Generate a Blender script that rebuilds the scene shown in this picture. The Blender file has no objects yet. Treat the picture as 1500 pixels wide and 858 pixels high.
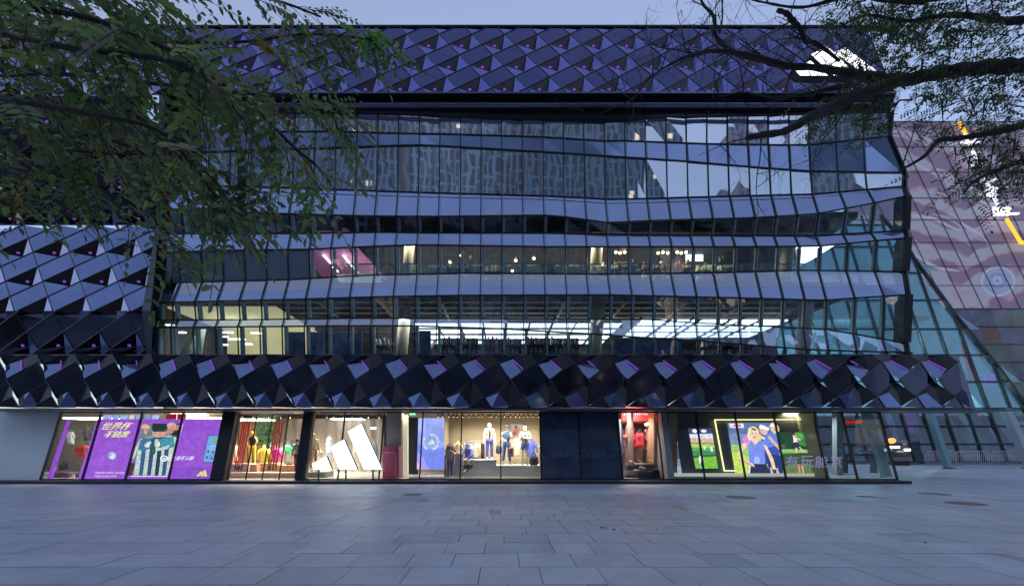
import bpy, bmesh, math, random
from mathutils import Vector, Matrix
R = math.radians
scene = bpy.context.scene
COL = scene.collection
rnd = random.Random(7)
F, CX, HY, H = 650.0, 735.0, 650.0, 1.6      # focal length in photo px, vanishing point, horizon, eye height

def P(x, y, D):                       # point seen at photo pixel (x, y) at distance D
    return Vector(((x-CX)/F*D, D, H+(HY-y)/F*D))
def on_plane(x, y, p0, n):            # where the ray of a pixel meets a real plane
    d = Vector(((x-CX)/F, 1.0, (HY-y)/F)); o = Vector((0, 0, H))
    t = (Vector(p0)-o).dot(n)/d.dot(n)
    return o+d*t

# ---------------------------------------------------------------- materials
MATS = {}
def lin(c):
    return tuple(((v/255)/12.92 if v/255 <= .04045 else ((v/255+.055)/1.055)**2.4) for v in c)
def mat(name, col=(.5,.5,.5), rough=.6, metal=0.0, spec=.5, emit=None, es=1.0, vcol=False, noise=0.0, nscale=3.0, bump=0.0, bscale=8.0, rnoise=0.0):
    if name in MATS: return MATS[name]
    m = bpy.data.materials.new(name); m.use_nodes = True
    nt = m.node_tree; b = nt.nodes['Principled BSDF']
    b.inputs['Roughness'].default_value = rough; b.inputs['Metallic'].default_value = metal
    b.inputs['Specular IOR Level'].default_value = spec
    b.inputs['Base Color'].default_value = (*col, 1)
    src = None
    if vcol:
        a = nt.nodes.new('ShaderNodeVertexColor'); a.layer_name = 'Col'; src = a.outputs['Color']
        nt.links.new(src, b.inputs['Base Color'])
    if noise:
        tc = nt.nodes.new('ShaderNodeTexCoord'); nz = nt.nodes.new('ShaderNodeTexNoise'); nz.inputs['Scale'].default_value = nscale
        nz.inputs['Detail'].default_value = 6
        nt.links.new(tc.outputs['Object'], nz.inputs['Vector'])
        mr = nt.nodes.new('ShaderNodeMapRange'); mr.inputs[1].default_value=.25; mr.inputs[2].default_value=.75
        mr.inputs[3].default_value = 1-noise; mr.inputs[4].default_value = 1+noise
        nt.links.new(nz.outputs['Fac'], mr.inputs[0])
        mx = nt.nodes.new('ShaderNodeMix'); mx.data_type='RGBA'; mx.blend_type='MULTIPLY'; mx.inputs[0].default_value=1
        if src: nt.links.new(src, mx.inputs[6])
        else: mx.inputs[6].default_value = (*col,1)
        nt.links.new(mr.outputs[0], mx.inputs[7]); nt.links.new(mx.outputs[2], b.inputs['Base Color'])
        if rnoise:
            m2 = nt.nodes.new('ShaderNodeMapRange'); m2.inputs[1].default_value=.3; m2.inputs[2].default_value=.7
            m2.inputs[3].default_value = max(0,rough-rnoise); m2.inputs[4].default_value = rough+rnoise
            nt.links.new(nz.outputs['Fac'], m2.inputs[0]); nt.links.new(m2.outputs[0], b.inputs['Roughness'])
    if bump:
        tc = nt.nodes.new('ShaderNodeTexCoord'); nz = nt.nodes.new('ShaderNodeTexNoise'); nz.inputs['Scale'].default_value = bscale
        nz.inputs['Detail'].default_value = 3
        nt.links.new(tc.outputs['Object'], nz.inputs['Vector'])
        bp = nt.nodes.new('ShaderNodeBump'); bp.inputs['Strength'].default_value = bump; bp.inputs['Distance'].default_value=.05
        nt.links.new(nz.outputs['Fac'], bp.inputs['Height']); nt.links.new(bp.outputs['Normal'], b.inputs['Normal'])
    if emit is not None or (vcol and es != 1.0 and emit is not None):
        b.inputs['Emission Color'].default_value = (*emit, 1); b.inputs['Emission Strength'].default_value = es
    MATS[name] = m; return m

def art_mat(name, es, ns=5, lo=.82, hi=1.15):                 # printed or lit picture: face colours glow, prints too
    m = bpy.data.materials.new(name); m.use_nodes = True; nt = m.node_tree; b = nt.nodes['Principled BSDF']
    a = nt.nodes.new('ShaderNodeVertexColor'); a.layer_name = 'Col'
    tc = nt.nodes.new('ShaderNodeTexCoord'); nz = nt.nodes.new('ShaderNodeTexNoise'); nz.inputs['Scale'].default_value = ns
    nz.inputs['Detail'].default_value = 5
    nt.links.new(tc.outputs['Object'], nz.inputs['Vector'])
    mr = nt.nodes.new('ShaderNodeMapRange'); mr.inputs[1].default_value=.3; mr.inputs[2].default_value=.7; mr.inputs[3].default_value=lo; mr.inputs[4].default_value=hi
    nt.links.new(nz.outputs['Fac'], mr.inputs[0])
    mx = nt.nodes.new('ShaderNodeMix'); mx.data_type='RGBA'; mx.blend_type='MULTIPLY'; mx.inputs[0].default_value=1
    nt.links.new(a.outputs['Color'], mx.inputs[6]); nt.links.new(mr.outputs[0], mx.inputs[7])
    nt.links.new(mx.outputs[2], b.inputs['Emission Color']); b.inputs['Emission Strength'].default_value = es
    b.inputs['Base Color'].default_value = (.02,.02,.02,1); b.inputs['Roughness'].default_value = .3
    MATS[name] = m; return m

def glass_mat(name, tint, refl, rough=.02, wav=.02, wscale=.8, gcol=(.9,.95,1)):
    m = bpy.data.materials.new(name); m.use_nodes = True; nt = m.node_tree; nt.nodes.clear()
    o = nt.nodes.new('ShaderNodeOutputMaterial'); mx = nt.nodes.new('ShaderNodeMixShader')
    t = nt.nodes.new('ShaderNodeBsdfTransparent'); t.inputs[0].default_value = (*tint,1)
    g = nt.nodes.new('ShaderNodeBsdfGlossy'); g.inputs['Roughness'].default_value = rough; g.inputs['Color'].default_value=(*gcol,1)
    lw0 = nt.nodes.new('ShaderNodeLayerWeight'); lw0.inputs[0].default_value = .5; lw = nt.nodes.new('ShaderNodeMath'); lw.operation='POWER'; lw.inputs[1].default_value=4.0; nt.links.new(lw0.outputs['Facing'], lw.inputs[0])
    mr = nt.nodes.new('ShaderNodeMapRange'); mr.inputs[1].default_value=0; mr.inputs[2].default_value=1; mr.inputs[3].default_value=refl; mr.inputs[4].default_value=1
    nt.links.new(lw.outputs[0], mr.inputs[0]); nt.links.new(mr.outputs[0], mx.inputs[0])
    tc = nt.nodes.new('ShaderNodeTexCoord'); nz = nt.nodes.new('ShaderNodeTexNoise'); nz.inputs['Scale'].default_value = wscale; nz.inputs['Detail'].default_value=1
    bp = nt.nodes.new('ShaderNodeBump'); bp.inputs['Strength'].default_value=1; bp.inputs['Distance'].default_value=wav
    nt.links.new(tc.outputs['Object'], nz.inputs['Vector']); nt.links.new(nz.outputs['Fac'], bp.inputs['Height']); nt.links.new(bp.outputs['Normal'], g.inputs['Normal'])
    nt.links.new(t.outputs[0], mx.inputs[1]); nt.links.new(g.outputs[0], mx.inputs[2]); nt.links.new(mx.outputs[0], o.inputs[0])
    MATS[name] = m; return m

# ---------------------------------------------------------------- mesh builder
def root_of(o):
    while o.parent: o = o.parent
    return o
class MB:
    def __init__(s): s.v=[]; s.f=[]; s.m=[]; s.c=[]; s.sm=[]
    def poly(s, pts, mi=0, col=(1,1,1), smooth=False):
        b = len(s.v); s.v += [Vector(p) for p in pts]; s.f.append(list(range(b, b+len(pts)))); s.m.append(mi); s.c.append(col); s.sm.append(smooth)
    def box(s, x0, x1, y0, y1, z0, z1, mi=0, col=(1,1,1)):
        c = [Vector((x, y, z)) for x in (x0,x1) for y in (y0,y1) for z in (z0,z1)]
        s.hexa(c, mi, col)
    def hexa(s, c, mi=0, col=(1,1,1)):   # 8 corners ordered x,y,z
        b = len(s.v); s.v += c
        for q in ((0,1,3,2),(4,6,7,5),(0,4,5,1),(2,3,7,6),(0,2,6,4),(1,5,7,3)):
            s.f.append([b+i for i in q]); s.m.append(mi); s.c.append(col); s.sm.append(False)
    def bar(s, a, b, w, d, up=(0,0,1), mi=0, col=(1,1,1)):      # square bar from a to b, w across, d deep
        a=Vector(a); b=Vector(b); t=(b-a)
        if t.length < 1e-6: return
        t.normalize(); n=Vector((0,-1,0))
        if abs(t.dot(n))>.95: n=Vector((0,0,1))
        u=t.cross(n).normalized(); n=u.cross(t).normalized()
        c=[]
        for e in (-1,1):
            for k in (-1,1):
                for p in (a,b): c.append(p+u*(w/2*e)+n*(d/2*k))
        s.hexa(c, mi, col)
    def tube(s, pts, rad, n=8, mi=0, col=(1,1,1), cap=True):
        pts=[Vector(p) for p in pts]
        if not isinstance(rad,(list,tuple)): rad=[rad]*len(pts)
        base=len(s.v); prev=None
        for i,p in enumerate(pts):
            t=(pts[min(i+1,len(pts)-1)]-pts[max(i-1,0)]).normalized()
            if prev is None:
                u=t.cross(Vector((0,0,1)));
                if u.length<.05: u=t.cross(Vector((1,0,0)))
                u.normalize()
            else: u=(prev-t*prev.dot(t)).normalized()
            prev=u; w=t.cross(u)
            for k in range(n):
                a=2*math.pi*k/n; s.v.append(p+(u*math.cos(a)+w*math.sin(a))*rad[i])
        for i in range(len(pts)-1):
            for k in range(n):
                s.f.append([base+i*n+k, base+i*n+(k+1)%n, base+(i+1)*n+(k+1)%n, base+(i+1)*n+k]); s.m.append(mi); s.c.append(col); s.sm.append(True)
        if cap:
            s.f.append([base+k for k in range(n)][::-1]); s.f.append([base+(len(pts)-1)*n+k for k in range(n)])
            s.m += [mi]*2; s.c += [col]*2; s.sm += [False]*2
    def lathe(s, c, prof, n=16, mi=0, col=(1,1,1), sx=1, sy=1, a0=0, a1=2*math.pi):
        base=len(s.v); full=abs(a1-a0-2*math.pi)<1e-6; m=n if full else n+1
        for r,z in prof:
            for k in range(m):
                a=a0+(a1-a0)*k/n; s.v.append(Vector((c[0]+math.cos(a)*r*sx, c[1]+math.sin(a)*r*sy, c[2]+z)))
        for i in range(len(prof)-1):
            for k in range(n):
                k2=(k+1)%m if full else k+1
                s.f.append([base+i*m+k, base+i*m+k2, base+(i+1)*m+k2, base+(i+1)*m+k]); s.m.append(mi); s.c.append(col); s.sm.append(True)
    def ball(s, c, r, mi=0, col=(1,1,1), n=10, sx=1, sy=1, sz=1):
        k=n//2+1
        s.lathe(c, [(max(1e-4,r*math.sin(math.pi*i/k)), -r*sz*math.cos(math.pi*i/k)) for i in range(k+1)], n, mi, col, sx, sy)
    def build(s, name, mats, parent=None, label=None, cat=None, group=None, kind=None, loc=None, world=False):
        if not isinstance(mats,(list,tuple)): mats=[mats]
        if parent is not None: o0 = Vector(root_of(parent).location)
        elif loc is not None: o0 = Vector(loc)
        elif world or not s.v: o0 = Vector((0,0,0))
        else:
            xs=[v.x for v in s.v]; ys=[v.y for v in s.v]; zs=[v.z for v in s.v]
            o0 = Vector(((min(xs)+max(xs))/2,(min(ys)+max(ys))/2,min(zs)))
        me = bpy.data.meshes.new(name); me.from_pydata([v-o0 for v in s.v], [], s.f)
        for m in mats: me.materials.append(m)
        me.polygons.foreach_set('material_index', s.m); me.polygons.foreach_set('use_smooth', s.sm)
        ca = me.color_attributes.new('Col','FLOAT_COLOR','CORNER')
        buf=[]
        for f,c in zip(s.f,s.c): buf += [c[0],c[1],c[2],1.0]*len(f)
        ca.data.foreach_set('color', buf); me.update()
        o = bpy.data.objects.new(name, me); COL.objects.link(o)
        if parent is not None: o.parent = parent
        else: o.location = o0
        tag(o, label, cat, group, kind); return o
def tag(o, label=None, cat=None, group=None, kind=None):
    if label: o['label']=label
    if cat: o['category']=cat
    if group: o['group']=group
    if kind: o['kind']=kind
    return o
def empty(name, loc, label, cat, group=None):
    o = bpy.data.objects.new(name, None); o.empty_display_size=.2; COL.objects.link(o); o.location=loc
    return tag(o, label, cat, group)
def copy_tree(o, parent=None):
    c=o.copy(); COL.objects.link(c); c.parent=parent
    for ch in list(o.children): copy_tree(ch, c)
    return c
def text_polys(body, shear=0.0, offset=0.0, res=2):
    c=bpy.data.curves.new('lettering','FONT'); c.body=body; c.shear=shear; c.offset=offset; c.resolution_u=res; c.align_x='LEFT'
    o=bpy.data.objects.new('lettering',c); COL.objects.link(o)
    dg=bpy.context.evaluated_depsgraph_get(); dg.update(); m=bpy.data.meshes.new_from_object(o.evaluated_get(dg))
    vs=[v.co.copy() for v in m.vertices]; fs=[list(p.vertices) for p in m.polygons]
    bpy.data.objects.remove(o); bpy.data.curves.remove(c); bpy.data.meshes.remove(m)
    x0=min(v.x for v in vs); x1=max(v.x for v in vs); y0=min(v.y for v in vs); y1=max(v.y for v in vs)
    return [((v.x-x0)/(x1-x0),(v.y-y0)/(y1-y0)) for v in vs], fs
def add_text(mb, body, corner, mi=0, col=(1,1,1), shear=0.0, offset=0.0):
    # corner(u,v) -> 3D for u,v in 0..1
    vs,fs=text_polys(body, shear, offset); b=len(mb.v); mb.v += [Vector(corner(u,v)) for u,v in vs]
    for f in fs: mb.f.append([b+i for i in f]); mb.m.append(mi); mb.c.append(col); mb.sm.append(False)
def bil(a,b,c,d):      # corners: bottom-left, bottom-right, top-right, top-left
    a,b,c,d=map(Vector,(a,b,c,d))
    return lambda u,v: (a*(1-u)+b*u)*(1-v)+(d*(1-u)+c*u)*v

# ---------------------------------------------------------------- camera, sky, light
cam=bpy.data.cameras.new('camera'); co=bpy.data.objects.new('camera',cam); COL.objects.link(co); scene.camera=co
co.location=(0,0,H); co.rotation_euler=(R(90),0,0); cam.sensor_width=36; cam.lens=36*F/1500
cam.shift_x=(750-CX)/1500; cam.shift_y=(HY-429)/1500; cam.clip_start=.05; cam.clip_end=4000
w=bpy.data.worlds.new("World"); scene.world=w; w.use_nodes=True; nt=w.node_tree
bg=nt.nodes['Background']; sk=nt.nodes.new('ShaderNodeTexSky'); sk.sky_type='NISHITA'; sk.sun_disc=False
SUN_E, SUN_R = 6.0, 192.0
sk.sun_elevation=R(SUN_E); sk.sun_rotation=R(SUN_R); sk.air_density=1.0; sk.dust_density=.6; sk.ozone_density=3.5
mx=nt.nodes.new('ShaderNodeMix'); mx.data_type='RGBA'; mx.blend_type='MULTIPLY'; mx.inputs[0].default_value=1; mx.inputs[7].default_value=(4.6,3.8,3.5,1)
nt.links.new(sk.outputs[0], mx.inputs[6])
m2=nt.nodes.new('ShaderNodeMix'); m2.data_type='RGBA'; m2.inputs[0].default_value=.6; m2.inputs[7].default_value=(2.25,2.15,2.8,1); nt.links.new(mx.outputs[2], m2.inputs[6]); nt.links.new(m2.outputs[2], bg.inputs[0]); bg.inputs[1].default_value=.15
sun=bpy.data.lights.new('sun','SUN'); so=bpy.data.objects.new('sun',sun); COL.objects.link(so); sun.energy=.5; sun.angle=R(25); sun.color=(1,.86,.9)
# direction towards the sun: rotation is measured clockwise from +Y
dx,dy=math.sin(R(SUN_R)),math.cos(R(SUN_R)); sv=Vector((dx*math.cos(R(SUN_E)),dy*math.cos(R(SUN_E)),math.sin(R(SUN_E))))
so.rotation_euler=sv.to_track_quat('Z','Y').to_euler()
scene.view_settings.view_transform='Standard'; scene.view_settings.look='None'; scene.view_settings.gamma=1; scene.view_settings.exposure=.28
scene.cycles.use_denoising=True
try: scene.cycles.denoiser='OPENIMAGEDENOISE'
except Exception: pass
scene.cycles.max_bounces=10; scene.cycles.transparent_max_bounces=24; scene.cycles.sample_clamp_indirect=4; scene.cycles.caustics_reflective=False; scene.cycles.caustics_refractive=False
scene.cycles.glossy_bounces=4; scene.cycles.diffuse_bounces=3

def area_lamp(name, loc, sx, sy, e, col, rot=(0,0,0)):
    l=bpy.data.lights.new(name,'AREA'); l.shape='RECTANGLE'; l.size=sx; l.size_y=sy; l.energy=e; l.color=col; l.spread=R(125)
    o=bpy.data.objects.new(name,l); COL.objects.link(o); o.location=loc; o.rotation_euler=rot; return o
# ---------------------------------------------------------------- shared materials
dark_metal=mat('dark_metal',(.018,.019,.026),.35,.4,noise=.2,nscale=2)
mull_out=mat('mullion_dark',(.012,.013,.018),.4)
mull_in=mat('mullion_pale',(.34,.46,.48),.5)
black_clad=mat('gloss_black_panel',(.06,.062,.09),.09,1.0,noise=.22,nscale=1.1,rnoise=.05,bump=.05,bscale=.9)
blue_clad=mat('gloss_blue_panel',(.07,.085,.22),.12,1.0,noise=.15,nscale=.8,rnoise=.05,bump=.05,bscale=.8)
blue_clad2=mat('blue_sheen_facet',(.17,.20,.52),.12,1.0,noise=.15,nscale=.8)  # paler copy of the roof panel, sky sheen put into its colour
wing_clad=mat('sky_sheen_panel',(.17,.22,.38),.1,1.0,noise=.15,nscale=.8,rnoise=.05,bump=.06,bscale=.8)  # lit copy of the black panel, sky sheen held in the base colour
bright_clad=mat('sky_glint_facet',(.55,.55,.68),.14,1.0)  # brightest copy, reflected glint painted into the facet
black_dull=mat('shaded_black_facet',(.012,.012,.018),.25,0,.35,noise=.3,nscale=2)  # shaded matte copy of the black panel, keeps the sky off
mouth_m=mat('mouth_shade',(.016,.014,.04),.3,0,.5)  # dark of the roof openings put into the colour
recess=mat('recess_black',(.008,.008,.012),.5)  # painted shade in cladding openings; also plain black fittings
purple_lamp=mat('purple_lamp',(.1,.02,.2),.5,emit=(.20,.06,.55),es=.7)
spandrel=mat('spandrel_glass',(.32,.41,.62),.12,.8,noise=.12,nscale=.5,rnoise=.04,bump=.05,bscale=.5)
light_vision=glass_mat('pale_mirror_glass',(.3,.42,.46),.76,wav=.010,wscale=.5,gcol=(.95,.97,1))
vision=glass_mat('vision_glass',(.72,.9,.95),.16,wav=.02)
dark_vision=glass_mat('mirror_glass',(.3,.42,.46),.68,wav=.011,wscale=.5,gcol=(.85,.95,1))
clear=glass_mat('shop_glass',(.93,.97,.98),.05,wav=.004)
teal_glass=glass_mat('teal_glass',(.42,.66,.7),.3,wav=.03)
concrete=mat('grey_concrete',(.22,.23,.25),.8,noise=.15)
beige=mat('beige_wall',(.47,.40,.29),.8,noise=.06)
dark_ceiling=mat('dark_ceiling',(.035,.033,.035),.8,noise=.4)
interior_dark=mat('interior_dark',(.09,.085,.09),.8,noise=.4,nscale=.7)
lamp_white=mat('lamp_white',(.9,.9,.9),.5,emit=(1,.97,.92),es=4)
lamp_sky=mat('lightbox_white',(.9,.9,.9),.5,emit=(.93,.96,1),es=2.2)
lamp_warm=mat('lamp_warm',(.9,.8,.6),.5,emit=(1,.72,.4),es=9)

# ---------------------------------------------------------------- plaza
E_=MB()
E_.poly([(-900,-400,-.03),(900,-400,-.03),(900,1500,-.03),(-900,1500,-.03)])
E_.build('ground', mat('far_ground',(.10,.10,.11),.8,noise=.2,nscale=.05), kind='structure', world=True)
pav_m=mat('granite_paving',(.3,.3,.3),.47,vcol=True,noise=.13,nscale=2.2,bump=.10,bscale=22,rnoise=.10)
def paving():
    m=MB(); r=random.Random(3)
    rowd=.7176; y=5.061-rowd*14
    k=0
    while y<47:
        x=-34-r.random()
        while x<42:
            wdt=r.choice((.6,.75,.75,.9,.9,1.05)); 
            if r.random()<.02: wdt=.22
            g=.62*(1+r.uniform(-.07,.07)); t=r.random()
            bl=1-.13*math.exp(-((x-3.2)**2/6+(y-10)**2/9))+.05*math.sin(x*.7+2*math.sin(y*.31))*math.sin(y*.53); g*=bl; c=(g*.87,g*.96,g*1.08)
            if t<.03: c=(g*.84,g*.86,g*1.0)
            elif t<.11: c=(g*.74,g*.86,g*1.02)
            elif t<.18: c=(g*.90,g*1.01,g*1.15)
            if wdt<.3: c=(g*.76,g*.68,g*.76)
            dz=r.uniform(-.0015,.0015); gp=.0045
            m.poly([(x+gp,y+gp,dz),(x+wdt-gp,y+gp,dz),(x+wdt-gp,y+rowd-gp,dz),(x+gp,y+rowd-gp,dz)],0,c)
            x+=wdt
        y+=rowd
    return m
paving().build('plaza_pavement', pav_m, kind='structure', world=True)
MB_=MB(); MB_.poly([(-35,-6,-.012),(43,-6,-.012),(43,48,-.012),(-35,48,-.012)]); MB_.build('pavement_joints', mat('joint_mortar',(.05,.055,.07),.9), kind='structure', world=True)
for (px,py,lab,cc,rr) in ((1085,728,'grey oval manhole cover in the paving before the lit screens',(.22,.22,.24),.42),(1414,737,'reddish brown manhole cover in the paving towards the right edge',(.26,.14,.14),.42),(604,724,'small dark manhole cover in the paving before the white display window',(.20,.21,.24),.3),(1368,723,'faint worn manhole cover beyond the shop corner on the paving',(.3,.26,.28),.42),(1268,727,'thin dark drain cover near the shop corner',(.12,.12,.12),.25)):
    D=F*H/(py-HY); c=P(px,py,D); m=MB(); m.lathe((c.x,c.y,.002),[(rr,0),(rr,.004),(rr*.9,.006),(rr*.86,.004),(.001,.005)],24); 
    m.build('manhole_cover', mat('cast_iron_%d'%px,cc,.5,.3,noise=.4,nscale=20), label=lab, cat='manhole cover', group='covers let into the plaza paving')
# a few dropped leaves and scraps
lf=mat('fallen_leaf',(.05,.045,.03),.8)
leaf_labels=['dark scrap lying on a pale slab left of the cluster','dark curled leaf lying alone on the paving, second from the left','small dark leaf lying on the purple tinted slabs','dark leaf fleck on the slab below the red sign','tiny leaf fleck beside a thin reddish slab','dark leaf lying by itself on the far right slabs']
for i,(px,py) in enumerate(((811,755),(879,773),(890,774),(896,776),(963,776),(1357,795))):
    D=F*H/(py-HY); c=P(px,py,D); m=MB()
    a=rnd.random()*3
    pts=[(.0,.0),(.05,.03),(.09,0),(.05,-.025)]
    q=[(c.x+x*math.cos(a)-y*math.sin(a),c.y+(x*math.sin(a)+y*math.cos(a)),.004+(.012 if k in(1,) else 0)) for k,(x,y) in enumerate(pts)]
    m.poly(q); m.poly([(x,y,z+.004) for x,y,z in q[::-1]])
    m.build('fallen_leaf', lf, label=leaf_labels[i], cat='leaf', group='leaves fallen on the plaza')

# ---------------------------------------------------------------- the mall
mall=empty('shopping_mall',(0,19,0),'dark glass mall with faceted metal bands and tilted ribbon windows, behind the plaza','building')

# curtain wall ribbons: (pixel polyline, depth)
LN=[
 ([(230,140),(1330,140)],21.0),
 ([(240,163),(550,167),(610,168),(680,172),(800,176),(900,180),(950,173),(1040,171),(1170,167),(1303,164)],21.0),
 ([(240,190),(350,193),(500,193),(600,196),(650,196.5),(797,201),(887,207),(915,206.5),(1036,211),(1170,213),(1190,212),(1303,200)],21.0),
 ([(240,226),(312,223),(369,220.5),(434,219),(493,216.5),(556,214.5),(613,213),(650,214.5),(797,223),(858,227),(889,229),(950,233),(1009,237),(1036,239.6),(1127,247),(1186,251),(1268,252.6),(1322,253.5)],20.9),
 ([(240,272),(369,273.6),(434,275.6),(493,277.7),(556,280),(617,282),(650,283),(797,287),(858,290),(891,292),(948,291),(1009,289),(1127,286),(1186,284.7),(1227,281.6),(1320,273)],20.8),
 ([(240,306),(365,312),(426,313.6),(491,315.6),(556,317),(646,317.5),(797,315.6),(825,317.7),(891,326.7),(948,323.8),(1009,321.8),(1097,319.8),(1194,314),(1275,299),(1324,288)],20.4),
 ([(240,342),(426,342),(491,341),(556,340),(650,341),(797,341.3),(952,344),(1088,345),(1191,345.5),(1270,341),(1322,337.6)],20.6),
 ([(240,370),(275,368.7),(358,366.6),(454,365.4),(548,361),(613,359),(675,359.7),(797,361.7),(919,361.7),(1047,361.8),(1196,361),(1326,349)],20.3),
 ([(238,414.4),(328,411.5),(422,409.5),(491,405.4),(548,402.5),(613,401.3),(675,399.8),(895,401.3),(1000,400),(1076,398.5),(1168,395.9),(1275,396.8),(1322,398.2)],20.4),
 ([(232,443.3),(295,442),(450,438),(548,435),(675,432.7),(895,432),(1000,434.6),(1135,437.8),(1205,440),(1247,437),(1326,432)],19.9),
 ([(231,468.6),(373,468),(515,465.4),(650,466),(862,466.6),(952,467.8),(1000,471.5),(1084,476),(1144,479),(1210,482),(1247,488),(1322,501.7)],20.0),
 ([(228,480),(349,478.7),(515,477.3),(600,477.3),(643,478.7),(704,480.5),(739,481.9),(829,487.2),(864,488.8),(925,493.3),(997,497.3),(1191,512.5),(1289,515.3),(1326,516)],19.8),
 ([(228,536),(1326,536)],19.9),
]
XR=[1303,1303,1300,1322,1322,1325,1323,1326,1322,1327,1324,1326,1326]
XL=[244,244,244,246,248,246,244,242,238,231,231,228,228]
def poly_y(pl,x):
    if x<=pl[0][0]: return pl[0][1]
    for (a,b),(c,d) in zip(pl,pl[1:]):
        if x<=c: return b+(d-b)*(x-a)/(c-a)
    return pl[-1][1]
def wall_pt(li, X, end=None):
    D0=LN[li][1]
    if end=='R':
        D=D0-.85; x=XR[li]
    elif end=='L':
        D=D0*.985; x=XL[li]
    else:
        D=D0
        if X<0: D*=1-.015*min(1,-X/15)
        if X>14.6: D-=.85*(X-14.55)/3.2
        x=CX+X*F/D
    return P(x, poly_y(LN[li][0],x), D)
pitch=.97
XS=[('L',0)]+[(None,i*pitch) for i in range(-15,16)]+[(None,15.6),(None,16.65),('R',0)]
GRID=[[wall_pt(li,X,e) for e,X in XS] for li in range(len(LN))]
NC=len(XS)
def jit(q, amt, r):
    # tilt a pane by moving its corners a few mm
    return [p+Vector((0,r.uniform(-amt,amt),0)) for p in q]
kinds=['clerestory','light','spandrel','mirror','spandrel','window','spandrel','window','span_see','window','span_see','window']
names={'clerestory':'clerestory_window','light':'ribbon_window','spandrel':'spandrel_band','mirror':'ribbon_window','window':'ribbon_window','span_see':'sloping_glass_band'}
see_span=glass_mat('sloping_glass',(.55,.72,.82),.45,wav=.03,gcol=(.8,.88,1))
rj=random.Random(11)
for li,kd in enumerate(kinds):
    m=MB()
    for c in range(NC-1):
        a,b=GRID[li][c],GRID[li][c+1]; d,e=GRID[li+1][c],GRID[li+1][c+1]
        am=.012 if kd in('mirror','light') else .006
        if kd=='span_see' and li==8:       # lower third of this band is opaque blue
            f=.55
            d2=a*(1-f)+d*f; e2=b*(1-f)+e*f
            m.poly(jit([a,d2,e2,b],am,rj),0); m.poly(jit([d2,d,e,e2],.003,rj),1)
        elif kd=='window' and li==7 and XS[c][0] is None and XS[c][1]<-9.6: m.poly(jit([a,d,e,b],am,rj),1)
        elif kd=='light' and rj.random()<.25: m.poly(jit([a,d,e,b],.05,rj),0)
        else: m.poly(jit([a,d,e,b],am,rj),0)
    mm={'clerestory':[mat('clerestory_dark',(.02,.02,.03),.15,.3)],'light':[light_vision],'mirror':[dark_vision],'window':[vision,mat('frosted_pane',(.13,.20,.24),.3)],'spandrel':[spandrel],'span_see':[see_span,spandrel]}[kd]
    part=m.build(names[kd], mm, mall)
    mu=MB()
    for c in range(NC):
        a,d=GRID[li][c],GRID[li+1][c]
        fr=Vector((0,-.02,0))
        mu.bar(a+fr, d+fr, .042, .05, mi=0)
        if kd=='window' and c<NC-1:
            off=Vector((.11,.14,0)); mu.bar(a+off,d+off,.1,.2,mi=1)
        if kd in('spandrel','span_see') and c<NC-1:      # pale inner edge of the panel
            b,e=GRID[li][c+1],GRID[li+1][c+1]
            o=Vector((.07,-.012,0)); mu.bar(a+o,d+o,.02,.02,mi=1)
            if li in(4,): 
                f=.18; mu.bar(a*(1-f)+d*f+Vector((.07,-.012,0)), b*(1-f)+e*f+Vector((0,-.012,0)), .02,.02,mi=1)
    for c in range(NC-1):
        a,b=GRID[li][c],GRID[li][c+1]; fr=Vector((0,-.02,0))
        mu.bar(a+fr,b+fr,.06 if kd in('window','mirror','light') else .035,.05,mi=0)
    mu.build('mullion_grid', [mull_out,mull_in], part)
# end frames of the folded wall
for side,idx in (('R',NC-1),('L',0)):
    m=MB()
    for li in range(1,len(LN)-1):
        a,b=GRID[li][idx],GRID[li+1][idx]
        s=Vector((.10 if side=='R' else -.08,0,0))
        wd=.26 if kinds[li] in('window',) else .08
        q=[a+Vector((-wd/2,-.1,0)),a+Vector((-wd/2,.9,0)),b+Vector((-wd/2,-.1,0)),b+Vector((-wd/2,.9,0))]
        c=[]
        for dx in (-wd/2,wd/2):
            for dyy in (-.1,.5):
                for p in (b,a): c.append(p+s+Vector((dx,dyy,0)))
        m.hexa(c)
    m.build('end_frame', mull_out, mall)
# ---- floors, ceilings, columns inside
m=MB(); m.box(-16.5,18,21.2,30,5.1,5.35); m.box(-16.5,17.5,21.3,30,9.0,9.35); m.box(-16.5,17.5,21.8,30,12.7,13.0); m.box(-16.5,18,21.5,30,17.2,17.5)
m.build('floor_slab', dark_ceiling, mall)
m=MB(); m.box(-17,18.6,30,30.2,5.3,17.3); m.box(-17.2,-17.0,21.2,30,5.3,17.3); m.build('rear_wall', interior_dark, mall)
m=MB()
for y0 in (21.7,22.6,23.5,24.4,25.3,26.2,27.5): m.box(-16,16.5,y0,y0+.22,8.55,8.98)
for y0 in (22.3,23.4,24.6,25.9,27.2): m.box(-16,16.5,y0,y0+.18,12.3,12.68)
for x0 in range(-15,17,3): m.box(x0,x0+.12,21.6,30,8.5,8.62); m.box(x0,x0+.12,22,30,12.2,12.3)
m.build('ceiling_beam', mat('beam_brown',(.10,.085,.08),.7), mall)
cream=mat('cream_column',(.62,.53,.40),.6)
for (px,D,z0,z1,w_) in ((590,22.6,5.3,8.6,.5),(873,22.2,5.3,8.6,.55),(1178,22.0,5.3,9.0,.55),(598,22.8,9.3,12.7,.45),(873,22.6,9.3,12.7,.5),(1152,22.4,9.3,12.7,.5)):
    m=MB(); x=(px-CX)/F*D; m.tube([(x-.12,D,z0),(x+.14,D,z1)],[w_*.55,w_*.6],20); m.build('round_column', cream, mall)
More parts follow.
